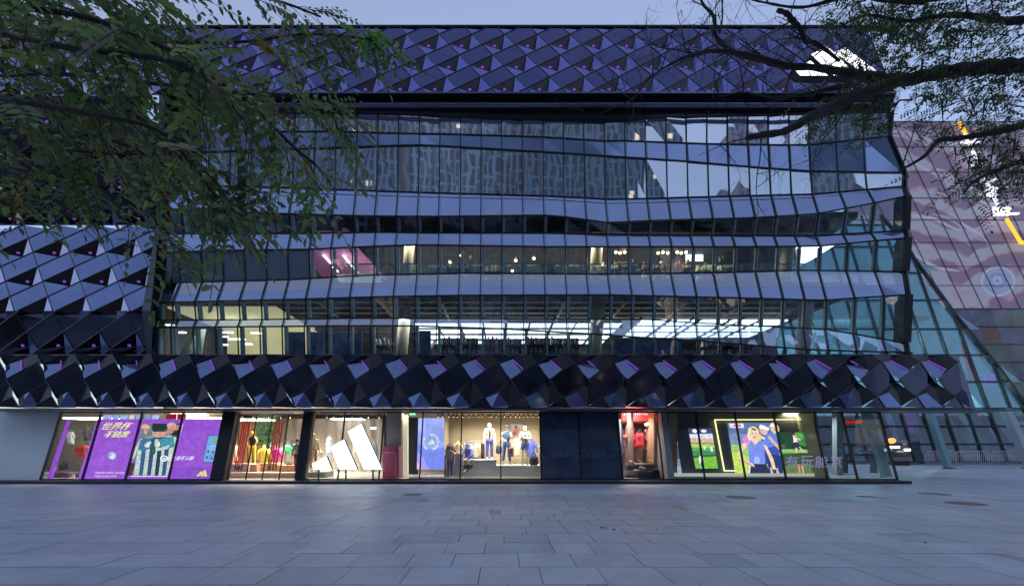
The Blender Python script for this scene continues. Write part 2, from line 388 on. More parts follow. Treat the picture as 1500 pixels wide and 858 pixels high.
# bright ceiling lightboxes behind the lowest ribbon
m=MB(); rows=[24.2,25.4,26.8,28.2]
for y0 in rows:
    for x0 in [-4.8+1.28*k for k in range(9)]:
        m=MB(); m.box(x0,x0+1.16,y0,y0+1.05,8.20,8.26); m.build('ceiling_lightbox', lamp_sky, mall)
for y0 in (23.4,24.8,26.2):
    for x0 in (7.4,9.0,10.6,12.2,13.8): m=MB(); m.box(x0,x0+1.3,y0,y0+.9,8.1,8.16); m.build('ceiling_lightbox', lamp_sky, mall)
m=MB()
for k,x0 in enumerate((-4.2,-2.6,-.9,1.0,2.4,4.2)):
    m.bar((x0-.5,23.5,5.4),(x0+.9*math.sin(k*2),28.5,8.3),.13,.13)
m.build('diagonal_strut', mat('strut_brown',(.14,.10,.09),.6), mall)
# pink sloping soffit of the stair hall
pk=mat('pink_plaster_glow',(.62,.22,.42),.7,emit=(.7,.18,.38),es=.16,noise=.3,nscale=1.2)  # plaster given a faint glow to look lit
m=MB(); a=P(440,361,21.6); b=P(520,358,21.6); c=P(566,408,25.0); d=P(474,408,25.0)
m.poly([a,b,c,d]); m.poly([P(440,361,21.6),P(474,408,25),P(455,408,24),P(436,380,21.6)],1)
m.poly([P(468,338,21.3),P(512,338,21.3),P(520,359,21.5),P(462,361,21.5)])
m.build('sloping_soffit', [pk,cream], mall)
m=MB()
for a,b in (((474,374),(485,386)),((503,374),(517,391)),((488,391),(495,398)),((520,393),(524,399))): m.bar(P(*a,22.2),P(*b,23.2),.09,.04)
m.build('soffit_light', lamp_white, mall)
m=MB(); m.poly([P(490,402,22.0),P(556,400,22.0),P(560,416,22),P(500,418,22)]); m.build('lit_stair_flank', mat('warm_plaster_glow',(.8,.68,.5),.7,emit=(1,.8,.5),es=.35), mall)  # lamp light painted in as a glow of the plaster
# spots on the shop ceilings, each its own lamp
sp=MB(); sp.lathe((0,0,0),[(.03,.14),(.06,.1),(.07,0),(.065,-.01)],10,0); sp.ball((0,0,-.01),.075,1,n=8)
sp_me=None
ceil=MB(); ceil.box(-16,16.5,21.9,29.9,12.05,12.1); ceil_o=ceil.build('suspended_grid', dark_ceiling, mall)
rs=random.Random(5)
for k in range(34):
    if k<9: px,py,D=(902+[0,6,13,62,69,76,90,96,103][k]),369+(k%2),23.2
    elif k<20: px,py,D=894+k*8*1.2-80+rs.uniform(-3,3),352.5,21.7
    elif k==20: px,py,D=782,378,22.4
    else: px,py,D=rs.uniform(600,1120),rs.uniform(372,397),rs.uniform(22,26)
    if sp_me is None:
        sp_o=sp.build('ceiling_spot',[dark_metal,lamp_warm],ceil_o); sp_me=sp_o
        # mesh was built round the world origin; re-centre
        for v in sp_o.data.vertices: v.co += Vector(mall.location)
        o=sp_o
    else:
        o=sp_me.copy(); COL.objects.link(o); o.parent=ceil_o
    o.location=P(px,py,D)-Vector(mall.location)
m=MB(); m.box(*[P(1005,380,24.5).x,P(1030,380,24.5).x],24.5,24.55,P(0,382,24.5).z,P(0,367,24.5).z); m.build('lit_screen', lamp_sky, mall)
m=MB(); m.poly([P(1166,392,23.5),P(1166,356,23.5),P(1228,356,23.5),P(1190,380,23.5)]); m.build('skylight', lamp_sky, mall)
# beams in front of the lightboxes and goods on the upper sales floors
m=MB()
for x0 in (-4.95,-2.4,.15,2.7,5.3,7.2,9.9,12.5): m.box(x0,x0+.1,23,29.6,8.08,8.18)
for y0 in (23.8,25.15,26.5,27.9): m.box(-5,14.8,y0,y0+.1,8.1,8.18)
m.build('lightbox_beam', mat('beam_black',(.02,.02,.022),.6), mall)
def goods_row(x0,x1,D,z,step,hh,pal,label,seed,shelf=True):
    r=random.Random(seed); m=MB(); g=MB()
    a=(x0-CX)/F*D; b=(x1-CX)/F*D
    m.box(a,b,D,D+.5,z,z+.05)
    for xx in (a,b-.06): m.box(xx,xx+.06,D,D+.5,z-1.0,z)
    if shelf: m.box(a,b,D+.45,D+.5,z,z+.9); m.box(a,b,D+.05,D+.5,z+.45,z+.48)
    x=a+.05
    o=m.build('display_shelf', dark_metal, label=label, cat='shelf', group='shelves on the upper sales floors')
    while x<b-step:
        for lv in ((0,.48) if shelf else (0,)):
            c=r.choice(pal); w_=step*r.uniform(.5,.85); h_=hh*r.uniform(.5,1); k=r.uniform(.7,1.3); z0=z+.05+lv
            g.box(x,x+w_,D+.08,D+.38,z0,z0+h_*.6,0,[v*k for v in c]); g.box(x+w_*.15,x+w_*.8,D+.1,D+.36,z0+h_*.6,z0+h_,0,[v*k*.8 for v in c])
        x+=step
    g.build('goods', vcg, o)
vcg=mat('packed_goods',vcol=True,rough=.7)
PAL1=[(.6,.5,.35),(.5,.25,.12),(.7,.65,.55),(.15,.25,.35),(.55,.45,.2),(.4,.08,.06)]
PAL2=[(.35,.35,.4),(.6,.6,.62),(.12,.15,.25),(.5,.35,.3),(.2,.2,.22)]
for (a,b,D,z,st_,lab,sd,pal) in ((648,690,22.3,9.95,.16,'shelf of orange and tan goods on the upper floor, left of centre',1,PAL1),(700,742,22.6,9.9,.16,'shelf of small warm-coloured goods on the upper floor, at the centre',2,PAL1),(795,812,22.2,9.9,.14,'short shelf of red goods on the upper floor',3,[(.6,.03,.04),(.5,.1,.08)]),(900,935,22.2,10.0,.18,'shelf of pale clothes boxes on the upper floor under three spots',4,PAL1),(942,975,22.4,10.0,.18,'shelf of cream and brown goods under the middle spots',5,PAL1),(985,1018,22.2,9.95,.18,'shelf of mixed goods on the upper floor before the lit screen',6,PAL1),(1022,1060,22.6,9.95,.18,'shelf of tan goods right of the lit screen',7,PAL1),
 (642,700,21.8,6.0,.2,'low shelf of shoes under the white ceiling lights, left part',8,PAL2),(706,765,21.9,6.0,.2,'low shelf of shoes under the white ceiling lights, middle part',9,PAL2),(770,850,21.8,6.0,.2,'long low shelf of shoes under the white ceiling lights, right part',10,PAL2),(545,578,21.9,6.0,.2,'low shelf of white goods behind the blue boards',11,[(.7,.7,.7),(.5,.5,.55)]),(1030,1105,21.8,5.9,.2,'low shelf of goods in the right part of the lowest ribbon',12,PAL2)):
    goods_row(a,b,D,z,st_,.4,pal,lab,sd)
for (x,y,w_,h_) in ((925,385,14,20),(1040,380,22,22),(1075,380,22,24),(1110,380,22,24)):
    m=MB(); D=26.5; a=P(x,y+h_/2,D); b=P(x+w_,y-h_/2,D); m.box(a.x,b.x,D,D+.1,a.z,b.z,0)
    for k in range(4): m.box(a.x+(b.x-a.x)*k/4,a.x+(b.x-a.x)*k/4+.06,D-.05,D,a.z,b.z,1)
    m.build('slatted_partition',[mat('pale_partition',(.5,.5,.48),.6),mull_in],mall)
area_lamp('shop_light_upper_front',(8,22.6,12.0),10,.6,420,(1,.78,.5)); area_lamp('shop_light_upper_left',(-2,22.6,12.0),8,.6,220,(1,.78,.5))
# glass guard rail on the upper floor
m=MB(); m.box(-7.5,14.5,21.15,21.17,9.35,10.15); rl=m.build('guard_rail', glass_mat('rail_glass',(.8,.92,.95),.1), mall)
m=MB(); m.box(-7.5,14.5,21.13,21.19,10.15,10.19); m.build('handrail', mull_in, rl)
# office-like warm zone at the left of the lowest ribbon
m=MB(); m.box(-16.4,-11.2,26.5,26.6,5.35,8.9,0); m.box(-16.4,-11.0,21.6,26.5,8.25,8.3,0)
m.build('lobby_wall', mat('warm_wall_glow',(.75,.66,.45),.8,emit=(1,.85,.45),es=.3), mall)  # wall glows by itself to stand for the lobby lighting
for (px,py,wd,D) in ((243,476,20,22.4),(236,483,10,23),(265,487,11,23),(264,493,8,24),(330,487,20,23.2),(327,493,10,24.2),(346,497,24,23.6),(360,504,16,25),(328,505,8,25),(262,500,8,25),(374,488,14,23.5)):
    m=MB(); a=P(px,py,D); m.box(a.x-wd/2*D/F,a.x+wd/2*D/F,D,D+.15,a.z,a.z+.05); m.build('strip_lamp', lamp_white, mall)
m=MB(); m.poly([P(262,519,22),P(282,484,23),P(290,484,23),P(276,519,22)],0); 
m.poly([P(272,519,22.1),P(290,482,22.6),P(302,482,22.6),P(296,519,22.1)],1); m.build('indoor_stair', [mat('hedge_dark',(.02,.05,.02),.9),mull_in], mall)
blu=mat('blue_board',(.10,.13,.30),.5,noise=.2,nscale=1)
m=MB()
for (x0,x1,y0,y1) in ((420,446,486,520),(450,474,486,520),(484,512,488,520),(514,530,486,520),(614,631,484,520),(900,928,497,520),(930,955,499,520),(958,998,500,522)):
    D=21.2; m=MB(); m.box((x0-CX)/F*D,(x1-CX)/F*D,D,D+.06,P(0,y1+6,D).z,P(0,y0,D).z); m.build('display_board', blu, mall)
area_lamp('shop_light_level_two',(-13.5,23.5,8.1),4,3,260,(1,.85,.6)); area_lamp('shop_light_level_two_wide',(1,22.6,7.9),18,.8,420,(1,.9,.75)); area_lamp('bounce_fill',(0,25.5,5.9),22,5,260,(1,.82,.62),(math.pi,0,0)); area_lamp('bounce_fill_upper',(2,25.5,10.0),20,5,220,(1,.78,.55),(math.pi,0,0))  # upward lamps added unseen to stand for shop bounce
area_lamp('shop_light_level_three',(5,24,11.9),10,3,150,(1,.8,.55))

# ---- folded metal cladding
def cladding(name, pts_px, D_top, D_bot, ref, e1, e2, Vst, Wst, mats, cull=None, rec=.38, xmin=None, xmax=None, lamp=True, wrec=.03, lampoff=(.45,.28), atilt=0.0, lampd=None, jitd=.0):
    """pts: y_top,y_bot; lattice given at one reference spot of the photo"""
    x0,x1,yt,yb=pts_px
    B=P(CX,yb,D_bot); T=P(CX,yt,D_top); up=(T-B).normalized(); n=Vector((1,0,0)).cross(up).normalized()   # n faces the plaza
    if n.y>0: n=-n
    L=(T-B).length
    def sc(px,py):
        q=on_plane(px,py,B,n)-B; return Vector((q.x, q.dot(up)))
    r0=sc(*ref); E1=sc(ref[0]+e1[0],ref[1]+e1[1])-r0; E2=sc(ref[0]+e2[0],ref[1]+e2[1])-r0
    a=E1+E2; E1.y=-E2.y  if abs(E1.y+E2.y)<.25*abs(E1.y) else E1.y
    X0=(x0-CX)/F*(D_bot); X1=(x1-CX)/F*D_bot
    S=lambda p,d=0: B+Vector((1,0,0))*p.x+up*p.y+n*d
    bm=bmesh.new(); lamps=[]
    rjj=random.Random(5)
    def face(ps,mi):
        vs=[bm.verts.new(p) for p in ps]; f=bm.faces.new(vs); f.material_index=mi
    M=int(max(abs(X0),abs(X1))/abs((E1+E2).x))+30
    for i in range(-M,M):
        for j in range(-14,14):
            o=r0+(E1+E2)*i+E2*(2*j)
            if o.y<-1.5 or o.y>L+2 or o.x<X0-4 or o.x>X1+2: continue
            for (oo,kind) in ((o,'A'),(o+E2,'B')):
                TL,TR,BR,BL=oo,oo+E1,oo+E1+E2,oo+E2
                if kind=='A':
                    s=lambda p,k: S(p,k)
                    face([S(TL,atilt),S(BL,0),S(BR,0),S(TR,atilt)],0)
                    # thin raised edge lines
                else:
                    V=oo+E1*Vst[0]+E2*Vst[1]; W=oo+E1*Wst[0]+E2*Wst[1]
                    lowc=(jitd>0 and oo.y<L*.52); Vp=S(V,(.13 if lowc else -rec)+rjj.uniform(-jitd,jitd)); Wp=S(W,(.09 if lowc else atilt-wrec)-rjj.uniform(0,jitd))
                    if lampd is not None and .1<V.y<L-.05 and .1<W.y and X0+.3<V.x<X1-.6 and not lowc: lamps.append((Vp+n*.015,)); VW=(S(W,atilt-wrec)-S(V,-rec))
                    face([S(TL),S(BL,atilt),Wp,Vp],1)       # big facet to the sky, sheen painted paler on band and roof
                    face([S(TL),Vp,S(TR)],2)          # mouth of the recess, its shade painted dark
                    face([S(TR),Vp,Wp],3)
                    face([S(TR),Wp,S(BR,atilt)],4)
                    lp=oo+E1*lampoff[0]+E2*lampoff[1]
                    if lampd is None and lamp and X0+.3<lp.x<X1-.3 and .2<lp.y<L-.1: lamps.append((S(lp,-rec*.45 if lampd is None else lampd),))
    geom=lambda: list(bm.verts)+list(bm.edges)+list(bm.faces)
    for (co_,no) in ((B,-up),(T,up),(Vector((X0,0,0)),Vector((-1,0,0))),(Vector((X1,0,0)),Vector((1,0,0)))):
        bmesh.ops.bisect_plane(bm,geom=geom(),plane_co=co_,plane_no=no,clear_outer=True,clear_inner=False)
    if cull:
        for (co_,no) in cull: bmesh.ops.bisect_plane(bm,geom=geom(),plane_co=co_,plane_no=no,clear_outer=True)
    # seams: dark/pale hairlines where panels meet
    m=MB()
    bm.verts.ensure_lookup_table()
    for f in bm.faces:
        m.poly([v.co.copy() for v in f.verts], f.material_index)
    bm.free()
    o=m.build(name, mats, mall)
    # joints between rows as thin proud trims
    tr=MB()
    for i in range(-M,M):
        for j in range(-14,14):
            oo=r0+(E1+E2)*i+E2*(2*j)
            for q,pa,pb,ta_,tb_ in ((0,oo,oo+E1,1,1),(1,oo+E2,oo+E2+E1,0,0),(2,oo,oo+E2,1,0),(3,oo+E1,oo+E1+E2,1,0)):
                t0,t1=0.0,1.0
                if min(pa.y,pb.y)<0 or max(pa.y,pb.y)>L or min(pa.x,pb.x)<X0 or max(pa.x,pb.x)>X1: 
                    # clip to the strip
                    dv=pb-pa
                    for (c0,dd,lo,hi) in ((pa.x,dv.x,X0,X1),(pa.y,dv.y,0,L)):
                        if abs(dd)<1e-9:
                            if c0<lo or c0>hi: t1=-1
                        else:
                            ta,tb=(lo-c0)/dd,(hi-c0)/dd
                            if ta>tb: ta,tb=tb,ta
                            t0=max(t0,ta); t1=min(t1,tb)
                    if t1-t0<.02: continue
                    pa,pb=pa+dv*t0,pa+dv*t1
                ha=atilt*(ta_+(tb_-ta_)*t0); hb_=atilt*(ta_+(tb_-ta_)*t1); tr.bar(S(pa,.012+ha),S(pb,.012+hb_),.018,.03,mi=0)
    if cull is None: tr.build('panel_joint', [MATS.get('joint_trim') or mat('joint_trim',(.13,.13,.18),.3,.6)], o)
    else: tr.build('panel_joint', [MATS.get('joint_trim') or mat('joint_trim',(.13,.13,.18),.3,.6)], o)
    if lamps:
        lm=MB(); (lm.bar(Vector((.02,0,0)),VW*.96+Vector((.02,0,0)),.035,.03) if lampd is not None else lm.ball((0,0,0),.075 if lampd is None else .03,0,n=8,sx=1.1,sy=.5,sz=.75))
        first=None
        for (p,) in lamps[:95]:
            if first is None:
                first=lm.build('accent_lamp', purple_lamp, o)
                for v in first.data.vertices: v.co += Vector(mall.location)
                q=first
            else:
                q=first.copy(); COL.objects.link(q); q.parent=o
            q.location=p-Vector(mall.location)
    return o
# black band over the shop fronts
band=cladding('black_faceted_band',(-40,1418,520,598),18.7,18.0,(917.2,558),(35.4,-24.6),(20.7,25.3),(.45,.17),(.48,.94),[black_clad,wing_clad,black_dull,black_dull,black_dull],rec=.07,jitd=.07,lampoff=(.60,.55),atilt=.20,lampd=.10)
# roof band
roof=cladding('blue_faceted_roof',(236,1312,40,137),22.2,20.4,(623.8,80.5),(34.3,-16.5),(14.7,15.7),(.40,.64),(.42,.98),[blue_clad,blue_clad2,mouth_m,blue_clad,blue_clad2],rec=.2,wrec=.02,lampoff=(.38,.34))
# left wing, four folds
wing=[(38,140,21.2,19.4,(30,120),(34,-18),(12,17)),(140,330,19.4,20.6,(20,300),(33,-22),(15,23)),(330,455,20.6,19.0,(41.4,349.1),(45.4,-20.2),(6.9,20.4)),(455,520,19.0,19.7,(39.6,485.6),(37.6,-25),(16.5,26))]
for k,(yt,yb,Dt,Db,ref,e1,e2) in enumerate(wing):
    up_face = Dt>Db
    xr=[240,236,212,222][k]*1.0
    ms=[wing_clad,wing_clad,recess,recess,bright_clad] if up_face else [black_clad,black_clad,recess,black_clad,wing_clad]  # up-facing folds get the lit copy, down-facing ones the black
    cladding('sky_sheen_wing' if up_face else 'black_faceted_wing',(-60,xr,yt,yb),Dt,Db,ref,e1,e2,(.64,.52),(.66,.97),ms,rec=.42,lampoff=(.5,.32))
# frame strip between wing and curtain wall
m=MB()
pr=[(238,140,19.3),(234,330,20.4),(213,455,18.9),(221,525,19.6)]
pr2=[(244,140,20.0),(236,330,20.9),(226,455,19.4),(228,525,20.0)]
for (a,b,c,d) in zip(pr,pr[1:],pr2,pr2[1:]):
    m.poly([P(a[0]-5,a[1],a[2]),P(b[0]-5,b[1],b[2]),P(d[0]-6,d[1],b[2]-.03),P(c[0]-2,c[1],a[2]-.03)])
    m.poly([P(c[0]-2,c[1],a[2]-.03),P(d[0]-6,d[1],b[2]-.03),P(d[0]+8,d[1],d[2]+1.2),P(c[0]+10,c[1],c[2]+1.2)],1)
m.build('corner_frame', [mat('frame_grey',(.10,.11,.14),.35,.5),mull_out], mall)
# soffits, copings, ledges
def strip(name, quads, m_): 
    m=MB()
    for q in quads: m.poly(q)
    return m.build(name, m_, mall)
m=MB(); xl,xr=(236-CX)/F*20.4,(1312-CX)/F*20.4
zb=P(0,137,20.4).z
m.hexa([Vector(v) for v in ((xl,20.36,zb-.05),(xl,20.36,zb),(xl,22.2,zb-.05),(xl,22.2,zb),(xr,20.36,zb-.05),(xr,20.36,zb),(xr,22.2,zb-.05),(xr,22.2,zb))])
m.build('roof_soffit', mat('soffit_black',(.01,.01,.014),.5), mall)
m=MB(); m.box(xl,xr,20.34,20.38,zb-.03,zb+.03); m.box(xl-.1,xr,20.35,20.6,zb-.5,zb-.47); m.build('eave_trim', mat('eave_steel',(.25,.27,.42),.3,.6), mall)
zt=P(0,40,22.2).z; m=MB(); m.box((-70-CX)/F*21,xr+.9,22.15,22.4,zt-.02,zt+.07); m.build('roof_coping', mull_out, mall)
# roof side return at the right
m=MB(); m.poly([(xr,20.4,zb),(xr+.1,22.2,zt),(xr+.1,26,zt),(xr,26,zb)]); m.poly([(xr,20.4,zb-.05),(xr+.0,26,zb-.05),(P(1303,168,21).x,26,P(0,168,21).z),(P(1303,168,21).x,21,P(0,168,21).z)]); m.build('roof_return', recess, mall)
# ledge between band and curtain wall
z2=P(0,520,18.7).z; xa,xb=(-40-CX)/F*18,(1418-CX)/F*18.0
m=MB(); m.box(xa,xb,18.66,20.9,z2-.02,z2+.03); m.build('ledge_cap', mat('ledge_metal',(.16,.18,.22),.35,.5), mall)
z1=P(0,598,18.0).z
m=MB(); m.box(xa,xb+.15,17.95,18.16,z1-.09,z1-.0); m.build('fascia_trim', mat('fascia_steel',(.14,.14,.17),.3,.7), mall)
m=MB(); m.box(xa,xb+2.5,18.17,20.0,z1-.05,z1-.02); m.build('canopy_soffit', mat('canopy_grey',(.12,.12,.14),.5), mall)
# right end strip of the band
m=MB(); a=P(1418,598,18.0); b=P(1395,520,18.7); a.x=b.x=(1418-CX)/F*18.0
c=[]
for dx in (0,.28):
    for dyy in (-.03,.6):
        for p in (a,b): c.append(p+Vector((dx,dyy,0)))
m.hexa(c); m.build('band_end_strip', mat('frame_grey2',(.2,.22,.27),.35,.5), mall)
# white lit logo of three slanted bars on the roof band
def bars_logo(name, polys, D_, thick, label, cat, glow):
    m=MB()
    for pl in polys:
        f=[P(x,y,D_) for x,y in pl]; bk=[p+Vector((0,thick,0)) for p in f]
        m.poly(f[::-1],0)
        for i in range(len(f)):
            j=(i+1)%len(f); m.poly([f[i],f[j],bk[j],bk[i]],1)
    return m.build(name,[glow,mat('logo_side',(.12,.13,.15),.4)],label=label,cat=cat)
logo_w=mat('logo_lit_white',(.9,.9,.9),.4,emit=(.97,.99,1),es=1.6)
bars_logo('illuminated_logo',[[(1162,100),(1187,89),(1213,111),(1172,111)],[(1188,80),(1212,68),(1256,111),(1222,111)],[(1222,77),(1238,70),(1294,111),(1270,111)]],19.85,.4,'white lit three-bar emblem on the roof band, partly behind branches','sign',logo_w)
# ---------------------------------------------------------------- shop front
GB=Vector((0,18.3,.12)); GT=Vector((0,19.2,2.99)); gup=(GT-GB).normalized(); gn=Vector((1,0,0)).cross(gup).normalized()
if gn.y>0: gn=-gn
def G(x,y,off=0): return on_plane(x,y,GB+gn*off,gn)
def gx(pxb): return (pxb-CX)/F*18.3
def GS(pxb,t,off=0): p=GB+(GT-GB)*t+gn*off; p.x=gx(pxb); return p
fr_m=mat('shopfront_frame',(.012,.012,.02),.35)
# kerb
m=MB(); xa,xb=gx(-60),gx(1316)
m.box(xa,xb+.05,17.75,18.5,0,.115,0); m.box(xa,xb+.03,17.74,17.82,.115,.125,1); m.build('plinth',[mat('plinth_stone',(.035,.037,.05),.5),mat('plinth_edge',(.12,.13,.15),.4)], mall)
m=MB(); m.box(xa,gx(1314),18.5,30,.0,.11); m.build('shop_floor', mat('shop_floor_tile',(.42,.42,.42),.25,noise=.1), mall)
m=MB(); m.box(gx(-60),gx(1200),19.95,30,3.28,3.34); m.build('shop_ceiling', mat('shop_ceiling_white',(.5,.48,.45),.8,noise=.25,nscale=1.5), mall)
# blank grey wall at the far left
m=MB(); a,b,c,d=GS(-60,0),GS(58,0),GS(58,1.01),GS(-60,1.01); m.poly([a,b,c,d]); m.poly([a+gn*.0,d,d+Vector((0,1,0)),a+Vector((0,1,0))]); m.build('blank_wall_panel', mat('blank_panel',(.80,.88,.90),.4,noise=.05,nscale=.6), mall)
m=MB()
for x in (-10,): m.bar(GS(x,0,.003),GS(x,1,.003),.012,.006)
# panes and mullions
panes=[60,121,184,247,309]; panes2=[446,495,555,614.6,674,733.6,793]; panes3=[912.4,972,1032.4,1092,1151.4,1212,1256,1314]
for grp in (panes,panes2,panes3):
    m=MB(); mu=MB()
    for a,b in zip(grp,grp[1:]):
        if a>=793 and b<=913: continue
        m.poly([GS(a,0),GS(b,0),GS(b,1),GS(a,1)])
    o=m.build('shop_window', clear, mall)
    for a in grp: mu.bar(GS(a,0,.02),GS(a,1,.02),.05,.09)
    mu.bar(GS(grp[0],.99,.02),GS(grp[-1],.99,.02),.06,.08); mu.bar(GS(grp[0],.005,.02),GS(grp[-1],.005,.02),.05,.07)
    mu.build('window_frame', fr_m, o)
m=MB(); m.poly([GS(793,0),GS(912.4,0),GS(912.4,1),GS(793,1)]); m.bar(GS(793,0,.02),GS(793,1,.02),.05,.09)
m.build('tinted_window', mat('tinted_glass',(.05,.075,.135),.08,spec=.8,bump=.25,bscale=1.5,noise=.5,nscale=1.5), mall)
# end return of the shop front
m=MB(); a,b=GS(1314,0),GS(1314,1); m.poly([a,Vector((a.x,24,.12)),Vector((a.x,24,3.0)),b]); m.build('return_window', clear, mall)
# two dark pillars either side of the entrance
for a,b in ((311,330),(433,446)):
    m=MB(); c=[]
    for x in (a,b):
        for off in (.14,-.25):
            for t in (0,1.005): c.append(GS(x,t,off))
    m.hexa(c); m.build('entrance_pillar', mat('pillar_metal',(.05,.05,.06),.3,.6,bump=.1), mall)
# doors with tall red handles
for k,(a,b) in enumerate(((331,357),(358,381),(382,406),(407,432))):
    d=MB(); d.poly([GS(a,.0,-.12),GS(b,.0,-.12),GS(b,.97,-.12),GS(a,.97,-.12)]); o=d.build('glass_door', clear, mall)
    e=MB()
    for x in (a,b): e.bar(GS(x,.01,-.11),GS(x,.97,-.11),.02,.03)
    e.bar(GS(a,.97,-.11),GS(b,.97,-.11),.03,.04); e.build('door_frame', fr_m, o)
    h=MB(); n0=(348,351,354,357.5) if k==0 else (397,400,404,408)
    if k in (0,2):
        for x in n0:
            h.bar(GS(x-6,.20,.04),GS(x-6,.86,.04),.04,.04,mi=0); h.bar(GS(x-6,.13,.04),GS(x-6,.20,.04),.04,.04,mi=1)
        h.build('door_handle',[mat('red_handle_glow',(.65,.03,.04),.35,emit=(.6,.02,.03),es=.12),fr_m],o)  # slight glow added so the handles show in dim light
# ------------- room shells
def room_box(name,x0,x1,y1,z1,mm,y0=19.6,side=True,z0=.11):
    m=MB(); m.poly([(x0,y1,z0),(x1,y1,z0),(x1,y1,z1),(x0,y1,z1)])
    if side: m.poly([(x0,y0,z0),(x0,y1,z0),(x0,y1,z1),(x0,y0,z1)]); m.poly([(x1,y0,z0),(x1,y1,z0),(x1,y1,z1),(x1,y0,z1)])
    return m.build(name,mm,mall)
khaki=mat('khaki_wall',(.42,.37,.24),.8,noise=.06)
room_box('stock_wall',P(60,0,24).x-1,P(330,0,24).x,24,3.3,khaki)
# pleated curtain wall behind the entrance and logo
m=MB(); x=P(395,0,24.5).x; xe=P(560,0,24.5).x; k=0
while x<xe:
    y=24.5+.07*math.sin(k*1.1); y2=24.5+.07*math.sin((k+1)*1.1); m.poly([(x,y,.11),(x+.1,y2,.11),(x+.1,y2,3.0),(x,y,3.0)]); x+=.1; k+=1
m.build('pleated_wall', mat('pleated_cloth',(.3,.27,.23),.8), mall)
room_box('rear_shop_wall',P(320,0,27).x,P(600,0,27).x,27,3.3,mat('grey_wall_dim',(.25,.23,.2),.8),side=False)
m=MB(); x=P(330,0,25).x
for k in range(8): m.box(x+k*.26,x+k*.26+.2,25,25.05,.2,3.0)
m.build('timber_slats', mat('orange_timber',(.55,.25,.10),.6), mall)
# ceiling lights of the shops
def strip_light(px0,px1,y,D,h=.06,dy=.5,lab=None):
    a=P(px0,y,D); b=P(px1,y,D); m=MB(); m.box(a.x,b.x,D,D+dy,a.z,a.z+h)
    return m.build('ceiling_lamp', lamp_white, mall)
strip_light(92,152,613,21.0,.07,1.0); strip_light(334,388,615,22.0,.07,1.0); strip_light(484,528,614,23.5,.06,.8); strip_light(240,322,613,21.5,.06,.8)
strip_light(543,550,628,24,.1,.1)
# green wall
m=MB(); r=random.Random(2)
a=P(374,652,23.4); b=P(409,606,23.4)
for k in range(900):
    x=r.uniform(a.x,b.x); z=r.uniform(a.z,b.z); y=23.4+r.uniform(-.1,.02); s=r.uniform(.03,.07); an=r.random()*6.3
    u=Vector((math.cos(an),r.uniform(-.6,.6),math.sin(an)))*s; v=Vector((-math.sin(an),r.uniform(-.6,.6),math.cos(an)))*s*.5
    c=Vector((x,y,z)); g=r.uniform(.5,1.4); m.poly([c-u,c-v,c+u,c+v],0,(.05*g,.12*g,.035*g))
m.poly([(a.x,23.5,a.z),(b.x,23.5,a.z),(b.x,23.5,b.z),(a.x,23.5,b.z)],0,(.015,.03,.015))
m.build('living_wall', mat('wall_leaves',vcol=True,rough=.6), label='green planted wall panel behind the yellow outfit in the entrance', cat='plant wall')
# terrazzo plinths behind the doors
tz=[mat('terrazzo_grey',(.4,.38,.35),.6,noise=.3,nscale=18),mat('terrazzo_red',(.42,.25,.18),.6,noise=.3,nscale=18),mat('terrazzo_tan',(.5,.38,.27),.6,noise=.3,nscale=18)]
for (x0,x1,yt,yb,D,mi,lab) in ((330,364,679,691,19.9,0,'grey terrazzo block left of the yellow mannequin'),(364,376,680,691,20.05,1,'small rust terrazzo block under the yellow mannequin'),(376,405,678,690,20.4,2,'tan terrazzo block under the yellow dress form'),(322,434,692,702,19.45,2,'long low terrazzo step just behind the glass doors'),(405,434,681,691,20.2,1,'reddish terrazzo block below the magenta jacket')):
    z0=max(.11,P(0,yb,D).z); m=MB(); m.box(P(x0,0,D).x,P(x1,0,D).x,D,D+.7,z0 if yb<700 else .11,P(0,yt,D).z)
    if yb<700: m.box(P(x0,0,D).x+.04,P(x1,0,D).x-.04,D+.03,D+.6,.11,z0)
    m.build('display_block', tz[mi], label=lab, cat='display block', group='terrazzo blocks in the entrance')
